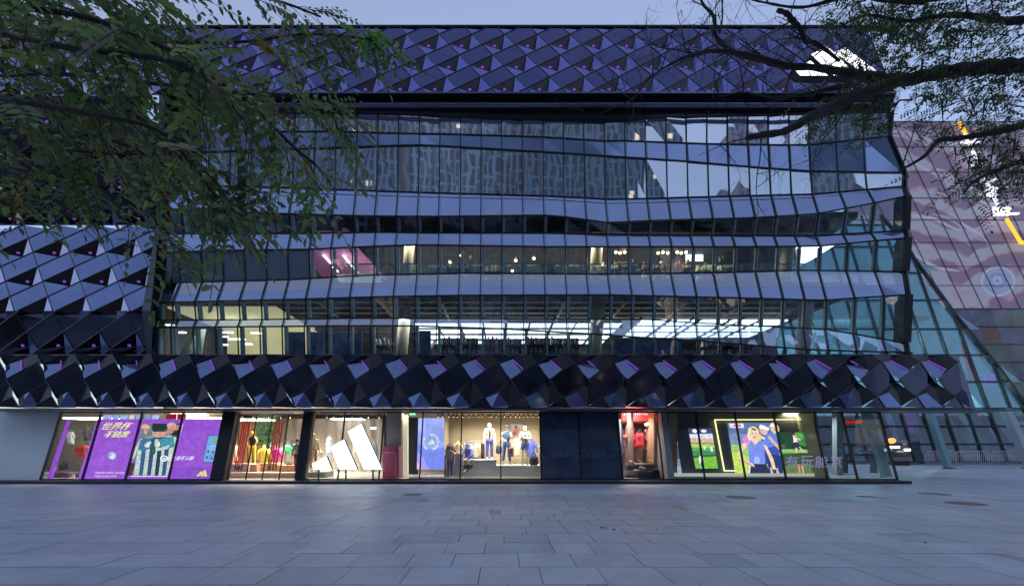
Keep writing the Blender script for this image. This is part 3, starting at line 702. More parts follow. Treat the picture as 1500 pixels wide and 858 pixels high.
# ------------- generic helpers for goods
def cloth(mb, pts, D, th=.06, mi=0, col=(1,1,1), bulge=.05):
    """a soft panel: outline in photo px, given real thickness and a bulging front"""
    f=[P(x,y,D) for x,y in pts]; b=[p+Vector((0,th,0)) for p in f]; c=sum(f,Vector())/len(f)+Vector((0,-bulge,0)); n=len(f)
    ins=[(p+(c-p)*.35)+Vector((0,-bulge*.7,0)) for p in f]
    for i in range(n):
        j=(i+1)%n; mb.poly([f[i],f[j],ins[j],ins[i]],mi,col,True); mb.poly([ins[i],ins[j],c],mi,col,True); mb.poly([f[j],f[i],b[i],b[j]],mi,col)
    mb.poly(b[::-1],mi,col)
vc=mat('fabric',vcol=True,rough=.85,noise=.25,nscale=9)
def garment(name, cx, y0, y1, wpx, D, col, label, group=None, sleeves=True, trim=None, lean=0):
    """a top on a hanger: body, two sleeves, collar and the hook"""
    m=MB(); h=y1-y0; w=wpx/2
    body=[(cx-w*.25,y0),(cx-w*.62,y0+h*.07),(cx-w*.6,y0+h*.5),(cx-w*.66,y1),(cx+w*.66,y1),(cx+w*.6,y0+h*.5),(cx+w*.62,y0+h*.07),(cx+w*.25,y0)]
    cloth(m,body,D,.08,0,col,.06)
    if sleeves:
        for s in (-1,1): cloth(m,[(cx+s*w*.55,y0+h*.06),(cx+s*w*.98,y0+h*.42),(cx+s*w*.78,y0+h*.5),(cx+s*w*.5,y0+h*.3)],D+.01,.07,0,[c*.9 for c in col],.03)
    o=m.build(name, vc, label=label, cat='garment', group=group)
    k=MB(); a=P(cx-w*.5,y0-.2,D+.03); b=P(cx+w*.5,y0-.2,D+.03); t=P(cx,y0-2.5,D+.03); t2=P(cx,y0-5,D+.03)
    k.tube([a,t,b],.008,5); k.tube([t,t2,t2+Vector((.03,0,.02)),t2+Vector((.05,0,-.01))],.006,5); k.build('hanger', mull_in, o)
    if trim:
        q=MB(); cloth(q,[(cx-w*.2,y0+h*.2),(cx+w*.2,y0+h*.2),(cx+w*.18,y0+h*.45),(cx-w*.18,y0+h*.45)],D-.07,.005,0,trim,.005); q.build('chest_print',vc,o)
    return o
# ------------- mannequins
def skin_mesh(verts, edges, radii, root=0, levels=2):
    me=bpy.data.meshes.new('body_tmp'); me.from_pydata([Vector(v) for v in verts],edges,[])
    o=bpy.data.objects.new('body_tmp',me); COL.objects.link(o)
    md=o.modifiers.new('s','SKIN'); md.use_smooth_shade=True
    for i,r in enumerate(radii):
        sv=me.skin_vertices[0].data[i]; sv.radius=(r if isinstance(r,tuple) else (r,r)); sv.use_root=(i==root)
    ss=o.modifiers.new('b','SUBSURF'); ss.levels=levels; ss.render_levels=levels
    dg=bpy.context.evaluated_depsgraph_get(); dg.update()
    r=bpy.data.meshes.new_from_object(o.evaluated_get(dg))
    out=([v.co.copy() for v in r.vertices],[list(p.vertices) for p in r.polygons])
    bpy.data.objects.remove(o); bpy.data.meshes.remove(me); bpy.data.meshes.remove(r); return out
def add_sk(mb, res, mi=0, col=(1,1,1)):
    b=len(mb.v); mb.v+=res[0]
    for f in res[1]: mb.f.append([b+i for i in f]); mb.m.append(mi); mb.c.append(col); mb.sm.append(True)
BASEJ=dict(pel=(0,0,.96),wst=(0,0,1.12),chs=(0,-.01,1.33),nk=(0,0,1.50),hd=(0,-.01,1.60),
 sL=(-.17,0,1.43),eL=(-.235,.01,1.16),wL=(-.25,-.06,.93),sR=(.17,0,1.43),eR=(.235,.01,1.16),wR=(.25,-.06,.93),
 hL=(-.09,0,.92),kL=(-.11,-.02,.50),aL=(-.12,.02,.09),hR=(.09,0,.92),kR=(.11,-.02,.50),aR=(.12,.02,.09))
def mannequin(loc, rot, h, label, skin=(.75,.72,.66), pose=None, top=(.7,.6,.45), sleeves='long', bottom=(.1,.12,.45), legs='long', shoes=(.6,.6,.6), hat=None, hair=None, vest=None, group=None, inner=None):
    J={k:Vector(v) for k,v in BASEJ.items()}
    if pose: J.update({k:Vector(v) for k,v in pose.items()})
    s=h/1.80
    M=Matrix.Translation(Vector(loc))@Matrix.Rotation(rot,4,'Z')@Matrix.Scale(s,4)
    root=empty('mannequin', loc, label, 'mannequin', group)
    def put(mb,name,par):
        mb.v=[M@v for v in mb.v]; return mb.build(name,vc,par)
    # body: one skinned figure with head, hands and feet
    V=[];E=[];Rr=[]
    def av(p,r,par=None): V.append(Vector(p)); Rr.append(r); 
    idx={}
    def node(k,p,r,par):
        idx[k]=len(V); V.append(Vector(p)); Rr.append(r)
        if par: E.append((idx[par],idx[k]))
    node('pel',J['pel'],(.125,.095),None); node('wst',J['wst'],(.105,.08),'pel'); node('chs',J['chs'],(.135,.095),'wst'); node('nk',J['nk'],.05,'chs')
    node('hd0',J['nk']+(J['hd']-J['nk'])*.6,.055,'nk')
    for sd in 'LR':
        node('s'+sd,J['s'+sd],.055,'chs'); node('e'+sd,J['e'+sd],.04,'s'+sd); node('w'+sd,J['w'+sd],.027,'e'+sd)
        d=(J['w'+sd]-J['e'+sd]).normalized(); side=d.cross(Vector((0,1,.1))).normalized()
        hp=J['w'+sd]+d*.07; node('p'+sd,hp,(.032,.018),'w'+sd)
        node('h'+sd,J['h'+sd],.085,'pel'); node('k'+sd,J['k'+sd],.055,'h'+sd); node('a'+sd,J['a'+sd],.036,'k'+sd)
        fd=J['a'+sd]+Vector((0,-.16,-.045)); node('t'+sd,fd,.032,'a'+sd)
    mb=MB(); add_sk(mb,skin_mesh(V,E,Rr,0,2),0,skin)
    for sd in 'LR':
        d=(J['w'+sd]-J['e'+sd]).normalized(); side=d.cross(Vector((0,1,.1))).normalized(); hp=J['w'+sd]+d*.07
        for q,ln in ((-.024,.07),(-.008,.085),(.008,.08),(.023,.06)):
            p0=hp+side*q; mb.tube([p0-d*.02,p0+d*ln*.5+Vector((0,-.006,0)),p0+d*ln+Vector((0,-.02,0))],[.010,.009,.006],6,0,skin)
        p0=J['w'+sd]+d*.02-side*.02; mb.tube([p0,p0+d*.035-side*.028+Vector((0,-.01,0)),p0+d*.06-side*.03+Vector((0,-.02,0))],[.012,.010,.007],6,0,skin)
    hc=J['hd']+Vector((0,-.01,.03))
    # head with brow, nose, chin and ears
    prof=[(.001,-.125),(.04,-.118),(.058,-.09),(.068,-.05),(.076,0),(.078,.04),(.068,.08),(.042,.108),(.001,.118)]
    mb.lathe(hc,prof,14,0,skin,1.0,1.18); mb.poly([hc+Vector((0,-.115,-.02)),hc+Vector((-.014,-.085,-.03)),hc+Vector((0,-.088,.015))],0,skin); mb.poly([hc+Vector((0,-.115,-.02)),hc+Vector((0,-.088,.015)),hc+Vector((.014,-.085,-.03))],0,skin)
    for e in (-1,1): mb.ball(hc+Vector((.078*e,.01,-.01)),.018,0,skin,6,.4,1,1.3)
    dk=[c*.3 for c in skin]
    for e in (-1,1): mb.ball(hc+Vector((.028*e,-.083,.01)),.009,0,dk,6,1.4,.5,.6)
    mb.ball(hc+Vector((0,-.083,-.062)),.010,0,[c*.6 for c in skin],6,2,.5,.5)
    put(mb,'figure',root)
    if top is not None:
        V=[];E=[];Rr=[];idx={}
        node('pel',J['pel']+Vector((0,0,-.02)),(.155,.125),None); node('wst',J['wst'],(.135,.11),'pel'); node('chs',J['chs'],(.16,.125),'wst'); node('nk',J['nk']+Vector((0,0,-.03)),.07,'chs')
        for sd in 'LR':
            node('s'+sd,J['s'+sd],.085,'chs'); 
            if sleeves=='long': node('e'+sd,J['e'+sd],.066,'s'+sd); node('w'+sd,J['w'+sd]-(J['w'+sd]-J['e'+sd])*.08,.048,'e'+sd)
            elif sleeves=='short': node('e'+sd,J['s'+sd]+(J['e'+sd]-J['s'+sd])*.6,.068,'s'+sd)
        m2=MB(); add_sk(m2,skin_mesh(V,E,Rr,0,2),0,top); put(m2,'jacket' if sleeves=='long' else 'shirt',root)
        if inner is not None:
            m4=MB(); c=(J['chs']+J['wst'])/2
            m4.lathe(c+Vector((0,-.055,-.18)),[(.05,0),(.075,.12),(.075,.25),(.05,.36)],10,0,inner,.9,1.15); put(m4,'undershirt',root)
    if bottom is not None:
        V=[];E=[];Rr=[];idx={}
        node('pel',J['pel'],(.14,.112),None)
        for sd in 'LR':
            node('h'+sd,J['h'+sd],.1,'pel'); 
            if legs=='long': node('k'+sd,J['k'+sd],.078,'h'+sd); node('a'+sd,J['a'+sd]+Vector((0,0,.04)),.06,'k'+sd)
            else: node('k'+sd,J['h'+sd]+(J['k'+sd]-J['h'+sd])*.62,.095,'h'+sd)
        m3=MB(); add_sk(m3,skin_mesh(V,E,Rr,0,2),0,bottom); put(m3,'trousers' if legs=='long' else 'shorts',root)
    for sd in 'LR':
        a=J['a'+sd]; m5=MB(); m5.tube([a+Vector((0,.06,-.04)),a+Vector((0,.0,-.03)),a+Vector((0,-.1,-.05)),a+Vector((0,-.19,-.06))],[.036,.048,.045,.025],8,0,shoes); m5.tube([a+Vector((0,0,-.04)),a+Vector((0,0,.03))],[.05,.045],8,0,shoes); put(m5,'shoe',root)
    if hat or hair:
        m6=MB(); m6.lathe(hc+Vector((0,.008,.0)),[(.085,-.0),(.086,.04),(.076,.085),(.046,.118),(.001,.128)],12,0,hat or hair,1.03,1.2)
        if hair: m6.lathe(hc+Vector((0,.03,-.08)),[(.06,-.02),(.08,.02),(.084,.08)],12,0,hair,1.03,1.0)
        elif hat: m6.lathe(hc+Vector((0,-.04,.01)),[(.10,-.008),(.11,.0),(.08,.006)],12,0,hat,1,1.1)
        put(m6,'hair' if hair else 'cap',root)
    if vest: 
        m7=MB(); c=J['chs']; m7.ball(c+Vector((.02,.2,-.02)),.17,0,vest,10,1,.6,1.35); put(m7,'backpack',root)
    return root
def mq(px,yfeet,yhead,D,label,**k):
    p=P(px,yfeet,D); h=(yfeet-yhead)/F*D; return mannequin(p,k.pop('rot',0),h,label,**k)
# white display window -------------------------------------------------
x0,x1=P(598,0,22).x,P(803,0,20.9).x
room_box('display_wall',P(659,0,21.6).x,x1,21.6,3.1,beige,y0=19.5)
m=MB(); m.box(P(659,0,21.6).x,x1,19.45,21.6,3.0,3.06); m.build('display_ceiling', beige, mall)
pl=mat('plinth_grey',(.55,.56,.60),.6,noise=.04)
ptop=mat('plinth_white_top',(.85,.82,.76),.4)
def plinth(x0,x1,yt,D,dep,lab):
    m=MB(); z=P(0,yt,D).z; m.box(P(x0,0,D).x,P(x1,0,D).x,D,D+dep,.12,z-.03,0); m.box(P(x0,0,D).x-.015,P(x1,0,D).x+.015,D-.015,D+dep,z-.03,z,1)
    return m.build('display_plinth',[pl,ptop],label=lab,cat='plinth',group='plinths in the white display window')
plinth(727,804,681.5,19.35,1.7,'low wide grey plinth carrying the two standing figures, right of the step')
plinth(688,727,673,19.5,1.6,'taller grey plinth under the figure in a cream jacket')
plinth(655,678,664,19.4,.7,'narrow tall grey plinth with draped shirts, left of the seated figure')
plinth(676,688,690,19.35,.9,'low small plinth under the feet of the seated figure')
m=MB(); m.box(P(600,0,19).x,P(806,0,19).x,18.9,19.0,.12,.2); m.build('lit_sill', mat('sill_white',(.8,.75,.65),.5), mall)
G1='mannequins in the white display window'
area_lamp('lamp_display_front',(P(735,0,19.2).x,19.35,2.93),4.2,.25,35,(1,.88,.7),(R(28),0,0))
cream_c=(.72,.62,.46); blue_c=(.06,.09,.42); dk=(.02,.02,.03)
mq(717,673.2,618,20.2,'tall mannequin in an open cream jacket and blue trousers on the middle plinth',top=cream_c,inner=(.04,.03,.03),bottom=blue_c,shoes=(.7,.66,.5),hair=(.5,.4,.25),group=G1,rot=.1)
mq(742,680,621,19.9,'mannequin with a dark cap, blue vest and one raised forearm, right of the mullion',top=(.10,.18,.34),sleeves='none',bottom=(.08,.14,.4),shoes=dk,hat=dk,vest=(.02,.03,.07),group=G1,pose=dict(wR=(.12,-.2,1.36),eR=(.23,-.08,1.18),eL=(-.25,-.02,1.18),wL=(-.1,-.17,1.1),aL=(-.17,.02,.09),aR=(.17,-.05,.09)))
mq(769,681,622,19.9,'mannequin in a cream long-sleeved top and blue shorts with arms folded',top=(.75,.68,.52),inner=(.2,.3,.6),bottom=(.12,.2,.6),legs='short',shoes=dk,hair=(.6,.45,.25),group=G1,pose=dict(eL=(-.25,-.04,1.19),wL=(.06,-.17,1.17),eR=(.25,-.04,1.19),wR=(-.06,-.19,1.2)))
mq(793,680.5,646,20.0,'small child-size mannequin in pale clothes at the right edge of the display',top=(.72,.66,.4),sleeves='short',bottom=(.55,.5,.36),shoes=(.8,.75,.6),group=G1)
sit=dict(pel=(0,.1,.50),wst=(0,.06,.66),chs=(0,-.05,.86),nk=(0,-.12,1.02),hd=(0,-.18,1.10),sL=(-.17,-.06,.95),sR=(.17,-.06,.95),eL=(-.24,-.25,.72),wL=(-.12,-.42,.60),eR=(.24,-.25,.72),wR=(.1,-.44,.58),hL=(-.09,.08,.47),hR=(.09,.08,.47),kL=(-.14,-.36,.50),kR=(.16,-.36,.52),aL=(-.14,-.40,.09),aR=(.16,-.46,.10))
mannequin(P(687,689.5,19.9),-.35,1.78,'seated mannequin in a blue hooded sweater leaning forward on the step',top=(.10,.13,.55),bottom=(.5,.45,.36),shoes=dk,hat=(.10,.13,.5),pose=sit,group=G1)
# torso forms, bags, rack
def bust(px,yb,yt,D,col,label,group=None):
    m=MB(); h=(yb-yt)/F*D; b=P(px,yb,D); s=h/.8
    m.lathe(b,[(.14*s,0),(.15*s,.15*s),(.13*s,.3*s),(.17*s,.48*s),(.19*s,.58*s),(.12*s,.66*s),(.055*s,.70*s),(.05*s,.78*s),(.001,.8*s)],14,0,col,1,.62)
    o=m.build('dress_form',vc,label=label,cat='dress form',group=group)
    for e in (-1,1):
        q=MB(); q.tube([b+Vector((e*.16*s,0,.57*s)),b+Vector((e*.24*s,-.02,.4*s)),b+Vector((e*.25*s,-.04,.2*s))],[.075*s,.06*s,.05*s],8,0,[c*.92 for c in col]); q.build('sleeve',vc,o)
    q=MB(); q.tube([b,b+Vector((0,0,-.25))],.015,6); q.box(b.x-.1,b.x+.1,b.y-.08,b.y+.08,b.z-.26,b.z-.24); q.build('stand_pole',dark_metal,o)
    return o
bust(671,664,645,19.9,(.75,.60,.42),'cream shirt on a torso form standing behind the narrow plinth')
garment('draped_shirt',660,650,675,18,19.3,(.55,.38,.36),'pinkish patterned shirt draped over the narrow plinth front')
bust(779,670,642,20.9,(.07,.11,.5),'blue top on a torso form behind the mannequin with folded arms')
rail=MB(); a=P(681,646,21.0); b=P(712,646,21.0); rail.tube([a,b],.018,8); 
for q in (a,b): rail.tube([q,Vector((q.x,21.0,.4))],.015,6)
rail.build('garment_rail',mull_in,label='garment rail with blue, cream and black clothes behind the seated figure',cat='clothes rail')
for i,(px,c,lab) in enumerate(((684,(.08,.12,.45),'blue top hanging first on the rail behind the seated figure'),(690,(.25,.3,.42),'grey-blue top hanging second on that rail'),(695,(.1,.16,.5),'bright blue top hanging in the middle of the rail'),(701,(.75,.68,.5),'cream top hanging between blue and black clothes on the rail'),(707,dk,'black trousers hanging last on the rail beside the cream jacket'))):
    garment('hanging_garment',px,649,672,9,21.0,c,lab,group='clothes on the rail in the white display',sleeves=False)
def bag(px,yb,yt,D,wpx,col,label,cat='bag'):
    b=P(px,yb,D); h=(yb-yt)/F*D; w_=wpx/F*D/2; m=MB()
    m.lathe(b,[(w_*.8,0),(w_,.12*h),(w_*1.02,.45*h),(w_*.85,.68*h),(w_*.3,.76*h),(.001,.77*h)],14,0,col,1,.55)
    o=m.build('bag',vc,label=label,cat=cat)
    q=MB(); q.tube([b+Vector((-w_*.5,0,.7*h)),b+Vector((-w_*.3,0,.98*h)),b+Vector((w_*.3,0,.98*h)),b+Vector((w_*.5,0,.7*h))],.018,6,0,col); q.build('handle',vc,o); return o
bag(782,681,663,19.6,13,(.03,.03,.04),'round black bag standing on the low plinth beside the white socks')
bag(731,664,648,20.6,9,(.04,.05,.09),'dark backpack set behind the mannequin with the cap')
bag(686,686,676,19.3,14,(.05,.045,.05),'black sports bag lying at the feet of the seated figure')
# picture on the display wall
pr_m=art_mat('glowing_print',.75)  # wall prints glow by themselves in place of lamp light
scr_m=art_mat('screen_picture',1.0,12,.72,1.28)
def framed(name,quad,shapes,mm,label,cat,th=.05,frame=None,off=.004):
    """flat picture: quad of 3D corners bl,br,tr,tl ; shapes in u,v 0..1 with colours, each 2 mm above the last"""
    a,b,c,d=[Vector(v) for v in quad]; f=bil(a,b,c,d); n=(b-a).cross(d-a).normalized()
    if n.y>0: n=-n
    m=MB(); m.poly([a,b,c,d],0,shapes[0][0])
    back=[p-n*th for p in (a,b,c,d)]
    for i in range(4):
        j=(i+1)%4; p=[a,b,c,d]; m.poly([p[i],p[j],back[j],back[i]],1)
    for k,(col,pts) in enumerate(shapes[1:]):
        e=.001*(k+1)
        m.poly([f(u,v)+n*e for u,v in pts],0,col)
    o=m.build(name,[mm,dark_metal],label=label,cat=cat); return o,f,n
def ell(cx,cy,rx,ry,n=14,rot=0): return [(cx+rx*math.cos(2*math.pi*i/n)*math.cos(rot)-ry*math.sin(2*math.pi*i/n)*math.sin(rot),cy+rx*math.cos(2*math.pi*i/n)*math.sin(rot)+ry*math.sin(2*math.pi*i/n)*math.cos(rot)) for i in range(n)]
def L(r,g,b): return lin((r,g,b))
D=21.5
framed('wall_picture',[P(748,640,D),P(766,640,D),P(766,621,D),P(748,621,D)],[(L(190,180,175),),(L(225,120,90),[(.1,.1),(.75,.05),(.9,.6),(.5,.8),(.2,.55)]),(L(235,160,140),[(.5,.3),(.95,.4),(.8,.75)]),(L(80,60,60),[(.3,.7),(.5,.7),(.55,.9),(.35,.9)]),(L(120,90,60),ell(.35,.3,.12,.1))],pr_m,'small wall picture in orange and pink between the two standing figures','picture')
# blue emblem screen
D=21.7
o,f,n=framed('emblem_screen',[P(610.5,687,D),P(658,687,D),P(659,612,D),P(613,612,D)],[(L(140,155,235),),(L(110,130,225),[(0,.0),(1,0),(1,.45),(.4,.38),(0,.5)]),(L(165,150,235),[(0,0),(.4,0),(.1,.3),(0,.35)]),(L(120,145,215),[(.3,.6),(1,.5),(1,.75),(.5,.9)]),(L(165,180,245),[(0,.75),(.25,.7),(.2,1),(0,1)]),(L(215,180,225),[(.0,.0),(.12,0),(.08,.12),(0,.14)])],art_mat('screen_soft',1.0,2,.85,1.15),'tall lavender screen with a ring of letters round a small three-bar emblem','screen')
m=MB(); cen=(.41,.53); asp=75/47
for (pts) in ([(-.12,-.035),(-.07,-.015),(-.045,-.035)],[(-.055,.0),(-.01,.025),(.045,-.035),(-.02,-.035)],[(.01,.04),(.05,.06),(.13,-.035),(.07,-.035)]):
    m.poly([f(cen[0]+x,cen[1]+y*1.1)+n*.008 for x,y in pts],0,L(225,240,120))
ring='RECYCLE HERE · RECYCLE · '
for k,ch in enumerate(ring):
    if ch in ' ·': 
        continue
    a=math.pi/2-2*math.pi*k/len(ring); c=Vector((cen[0]+math.cos(a)*.235,cen[1]+math.sin(a)*.235/asp)); s=.033
    tx=(math.sin(a),-math.cos(a)); nx=(math.cos(a),math.sin(a))
    def cr(u,v,c=c,tx=tx,nx=nx): 
        p=Vector((c.x+(tx[0]*(u-.5)+nx[0]*(v-.5))*2*s, c.y+(tx[1]*(u-.5)+nx[1]*(v-.5))*2*s/asp)); return f(p.x,p.y)+n*.008
    add_text(m,ch,cr,0,L(235,245,235))
m.build('emblem_ring',scr_m,o)
m=MB(); m.box(P(598,0,21.9).x,P(612,0,21.9).x,21.9,22,.12,P(0,611,21.9).z); m.build('dark_doorway', recess, mall)
room_box('passage_wall',P(590,0,24).x,P(665,0,24).x,24,3.3,beige,side=False)
# pillar with the pink base, cream light strip, exit sign
m=MB(); m.box(P(566,0,19.9).x,P(588,0,19.9).x,19.9,20.6,.12,3.2); m.build('square_pillar', mat('pillar_greige',(.30,.28,.27),.6), mall)
m=MB(); m.box(P(560.5,0,19.3).x,P(584,0,19.3).x,19.3,19.8,.12,P(0,653,19.3).z,0); m.box(P(579,0,19.25).x,P(580.5,0,19.25).x,19.26,19.3,.12,P(0,662,19.25).z,1); m.box(P(563,0,19.25).x,P(580.5,0,19.25).x,19.26,19.3,P(0,663,19.25).z,P(0,661.5,19.25).z,1)
m.build('counter_block',[mat('raspberry_panel',(.42,.05,.12),.5),mat('rose_trim',(.6,.3,.35),.5)],label='raspberry red counter block in front of the grey pillar',cat='counter')
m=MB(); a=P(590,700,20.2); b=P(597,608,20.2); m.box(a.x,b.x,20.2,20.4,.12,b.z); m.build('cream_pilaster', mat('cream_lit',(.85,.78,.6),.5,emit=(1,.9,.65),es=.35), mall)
m=MB(); a=P(600,608,20.3); b=P(609,603,20.3); m.box(a.x,b.x,20.3,20.36,a.z,b.z,0); m.box(a.x+.05,a.x+.09,20.29,20.3,a.z+.03,b.z-.03,1); m.box(a.x+.14,b.x-.04,20.29,20.3,a.z+.06,b.z-.06,1)
m.build('exit_sign',[mat('exit_green',(.02,.3,.1),.5,emit=(.05,.8,.3),es=1.0),mat('exit_white',(.9,.9,.9),.5,emit=(.8,1,.9),es=1)],label='small green lit exit sign above the dark doorway',cat='sign')
# large three-bar emblem in front of the glass
lo=bars_logo('illuminated_logo',[[(456.6,679),(478,667.5),(486,687.3),(460,687.3)],[(483.8,654.4),(504,643.2),(523.4,687.3),(497,687.3)],[(509.3,631.6),(529.5,620.4),(560,687.3),(533,687.3)]],18.12,.16,'large white lit three-bar emblem standing in front of the shop window','sign',logo_w)
m=MB()
for px in (465,505,545): p=P(px,687,18.12); m.box(p.x,p.x+.04,18.15,18.25,.11,p.z)
m.build('support_post', dark_metal, lo)
# track lights
def track(x0,x1,D,y,n,lab):
    a=P(x0,y,D); b=P(x1,y,D); m=MB(); m.box(a.x,b.x,D-.02,D+.02,a.z,a.z+.05); o=m.build('track_rail',fr_m,label=lab,cat='track light',group='track lights above the shop windows')
    r=random.Random(int(x0))
    for k in range(n):
        q=P(x0+(x1-x0)*(k+.5+r.uniform(-.25,.25))/n,y,D); s=MB(); s.tube([q,q+Vector((0,0,-.06)),q+Vector((r.uniform(-.05,.05),.05,-.17))],[.012,.03,.04],8,0); s.ball(q+Vector((0,.075,-.18)),.016,1,n=6); s.build('spotlight',[fr_m,lamp_warm],o)
track(468,560,20.6,605.5,7,'black track with spotlights above the large white emblem')
track(640,672,20.4,604.5,5,'black track with spotlights above the lavender screen')
track(676,731,20.4,604.5,8,'black track with spotlights above the seated mannequin')
track(736,800,20.4,604.5,9,'black track with spotlights above the two standing mannequins')
track(345,430,21.2,606,6,'black track with spotlights above the entrance')
track(1000,1200,20.6,602.5,9,'black track with spotlights above the lit screens')
# red emblem shop bay --------------------------------------------------
room_box('bay_wall',P(910,0,21.6).x,P(957,0,21.6).x,21.6,3.2,mat('bay_back',(.25,.17,.13),.7))
m=MB(); D=20.6; a=P(912,616,D); b=P(956,604,D); m.box(a.x,b.x,D,D+.15,a.z,b.z,0)
o=m.build('red_lit_sign',[mat('red_lit',(.6,.02,.02),.5,emit=(1,.06,.05),es=1.1)],label='red lit sign strip with white lettering at the top of the narrow bay',cat='sign')
m=MB(); rs_=random.Random(6)
for k in range(13):
    x=914+k*3.2; w_=rs_.uniform(1.0,2.3); y_=rs_.uniform(606.8,608); m.poly([P(x,y_,D-.01),P(x+w_,y_,D-.01),P(x+w_,604.8,D-.01),P(x,604.8,D-.01)],0,(1,.75,.75))
if 1: m.build('sign_lettering',scr_m,o)
m=MB(); m.box(P(912,0,D).x,P(956,0,D).x,D+.02,D+.3,P(0,619,D).z,P(0,616,D).z); m.build('valance',recess,mall)
garment('hanging_jersey',937,634,656,21,20.7,(.6,.02,.025),'bright red jersey with a dark number hanging in the narrow bay',trim=(.15,.01,.02))
m=MB(); D=20.9; r=random.Random(4)
a=P(912,690,D); b=P(931,616,D); m.poly([(a.x,D+.1,a.z),(b.x,D+.1,a.z),(b.x,D+.1,b.z),(a.x,D+.1,b.z)],0,(.07,.05,.13))
pts=[P(r.uniform(912,931),r.uniform(620,690),D+.05) for k in range(26)]
for k in range(24): m.tube([pts[k],(pts[k]+pts[k+1])/2+Vector((r.uniform(-.1,.1),0,r.uniform(-.1,.1))),pts[k+1]],.012,5,0,(.5,.48,.6) if k%4 else (.7,.12,.12))
m.build('net_panel',vc,label='violet panel with tangled white and red cords left of the red jersey',cat='display panel')
sh=MB(); D=20.9
for y in (632,645,657,669): z=P(0,y,D).z; sh.box(P(944,0,D).x,P(957,0,D).x,D,D+.3,z,z+.03)
sh.box(P(957,0,D).x,P(958,0,D).x,D,D+.3,.12,2.6); sh.build('wall_shelf',recess,label='black wall shelves with balls and shoes right of the red jersey',cat='shelf')
def shoe(px,y,D,col,lab,grp,s=1.0):
    p=P(px,y,D); m=MB(); m.tube([p+Vector((-.13*s,0,.05*s)),p+Vector((-.05*s,0,.06*s)),p+Vector((.06*s,0,.045*s)),p+Vector((.14*s,0,.03*s))],[.045*s,.05*s,.04*s,.022*s],8,0,col); m.tube([p+Vector((-.09*s,0,.06*s)),p+Vector((-.10*s,0,.13*s))],[.045*s,.04*s],8,0,col)
    m.box(p.x-.16*s,p.x+.15*s,p.y-.05*s,p.y+.05*s,p.z,p.z+.022*s,0,(.8,.8,.78)); return m.build('shoe',vc,label=lab,cat='shoe',group=grp)
for i,(px,y,c,lab) in enumerate(((949,632,(.7,.7,.7),'white shoe on the top wall shelf'),(951,645,(.5,.3,.15),'tan shoe on the second wall shelf'),(949,657,(.8,.4,.1),'orange shoe on the third wall shelf'),(952,669,(.75,.75,.8),'pale shoe on the lowest wall shelf'))): shoe(px,y,20.85,c,lab,'shoes on the black wall shelves')
m=MB(); c=P(941,690,19.9); zt=P(0,679,19.6).z
m.lathe((c.x,20.0,0),[(.72,.12),(.78,.13),(.78,.42),(.8,.43),(.8,.47),(.001,.48)],32,0); m.lathe((c.x,20.1,0),[(.66,.48),(.66,zt-.1),(.7,zt-.09),(.7,zt),(.001,zt+.01)],28,1)
m.build('round_podium',[mat('brushed_steel',(.12,.13,.16),.25,.9),mat('podium_wood',(.2,.15,.12),.4)],label='round two-tier podium of dark brushed metal with shoes on it',cat='podium')
for i,(px,y,c,lab) in enumerate(((925,678,(.8,.8,.8),'white shoe at the left end of the upper podium tier'),(938,678,(.45,.12,.1),'dark red shoe in the middle of the upper podium tier'),(952,677,(.45,.33,.2),'brown shoe at the right end of the upper podium tier'))): shoe(px,y,19.85,c,lab,'shoes on the round podium')
for i,(px,c,lab) in enumerate(((941,(.8,.8,.8),'pair of white shoes low on the podium front'),(960,(.1,.1,.12),'black shoe low at the right of the podium'))): p=P(px,0,19.3); q=P(px,688,19.32); shoe(px,686.5,19.3,c,lab,'shoes on the round podium')
m=MB(); c=[]
m.box(P(958,0,19.8).x,P(992,0,19.8).x,19.8,21.5,.12,3.2); m.build('timber_pier', mat('pale_timber',(.42,.28,.19),.5,noise=.12,nscale=2), mall)
m=MB(); p=P(977,652,19.75); m.box(p.x,p.x+.16,19.74,19.8,p.z,p.z+.28); m.build('card_reader',recess,label='small black wall box on the timber pier',cat='wall box')
# lit screens bay ------------------------------------------------------
grey_d=mat('bay_grey',(.13,.14,.15),.6,noise=.05)
off=-.75
def S(x,y,o=off): return G(x,y,o)
m=MB(); m.poly([S(1000,700,off-.1),S(1210,700,off-.1),S(1195,598,off-.1),S(985,598,off-.1)]); m.build('screen_backing', grey_d, mall)
m=MB()
q=[GS(981,0,-.1),GS(990,0,-.1),GS(990,1,-.1),GS(981,1,-.1)]; bk=[p+Vector((0,1.2,0)) for p in q]
m.poly(q); m.poly([q[1],bk[1],bk[2],q[2]]); m.poly([q[0],q[3],bk[3],bk[0]]); m.build('pale_pilaster', mat('pilaster_grey_green',(.36,.40,.38),.5), mall)
m=MB(); a=GS(1217,0,-.12); b=GS(1217,1,-.12); m.poly([a,b,b+Vector((-.55,1.6,0)),a+Vector((-.55,1.6,0))]); m.poly([a,b,b+Vector((.06,0,0)),a+Vector((.06,0,0))]); m.build('side_wall', mat('sand_wall',(.5,.45,.32),.7), mall)
m=MB(); a=GS(990,0,-.1); b=GS(1214,0,-.1); m.box(a.x,b.x,18.45,19.4,.12,.22,0); m.box(a.x,b.x,19.0,19.5,.22,.34,1); m.build('screen_bay_sill',[mat('sill_grey',(.4,.4,.4),.5),mat('sill_glow',(.8,.8,.7),.5,emit=(1,1,.8),es=.3)],mall)  # upper ledge given a glow to look lit
ye=mat('yellow_light_line',(.9,.9,.4),.5,emit=(1,.92,.42),es=1.15)
m=MB(); 
for a,b in (((1047,614.5),(1188,614)),((1047,614.5),(1061,689)),((1061,689),(1077,689)),((1188,614),(1209,689.5)),((1209,689.5),(1199,689))): m.bar(S(*a,off+.03),S(*b,off+.03),.045,.05)
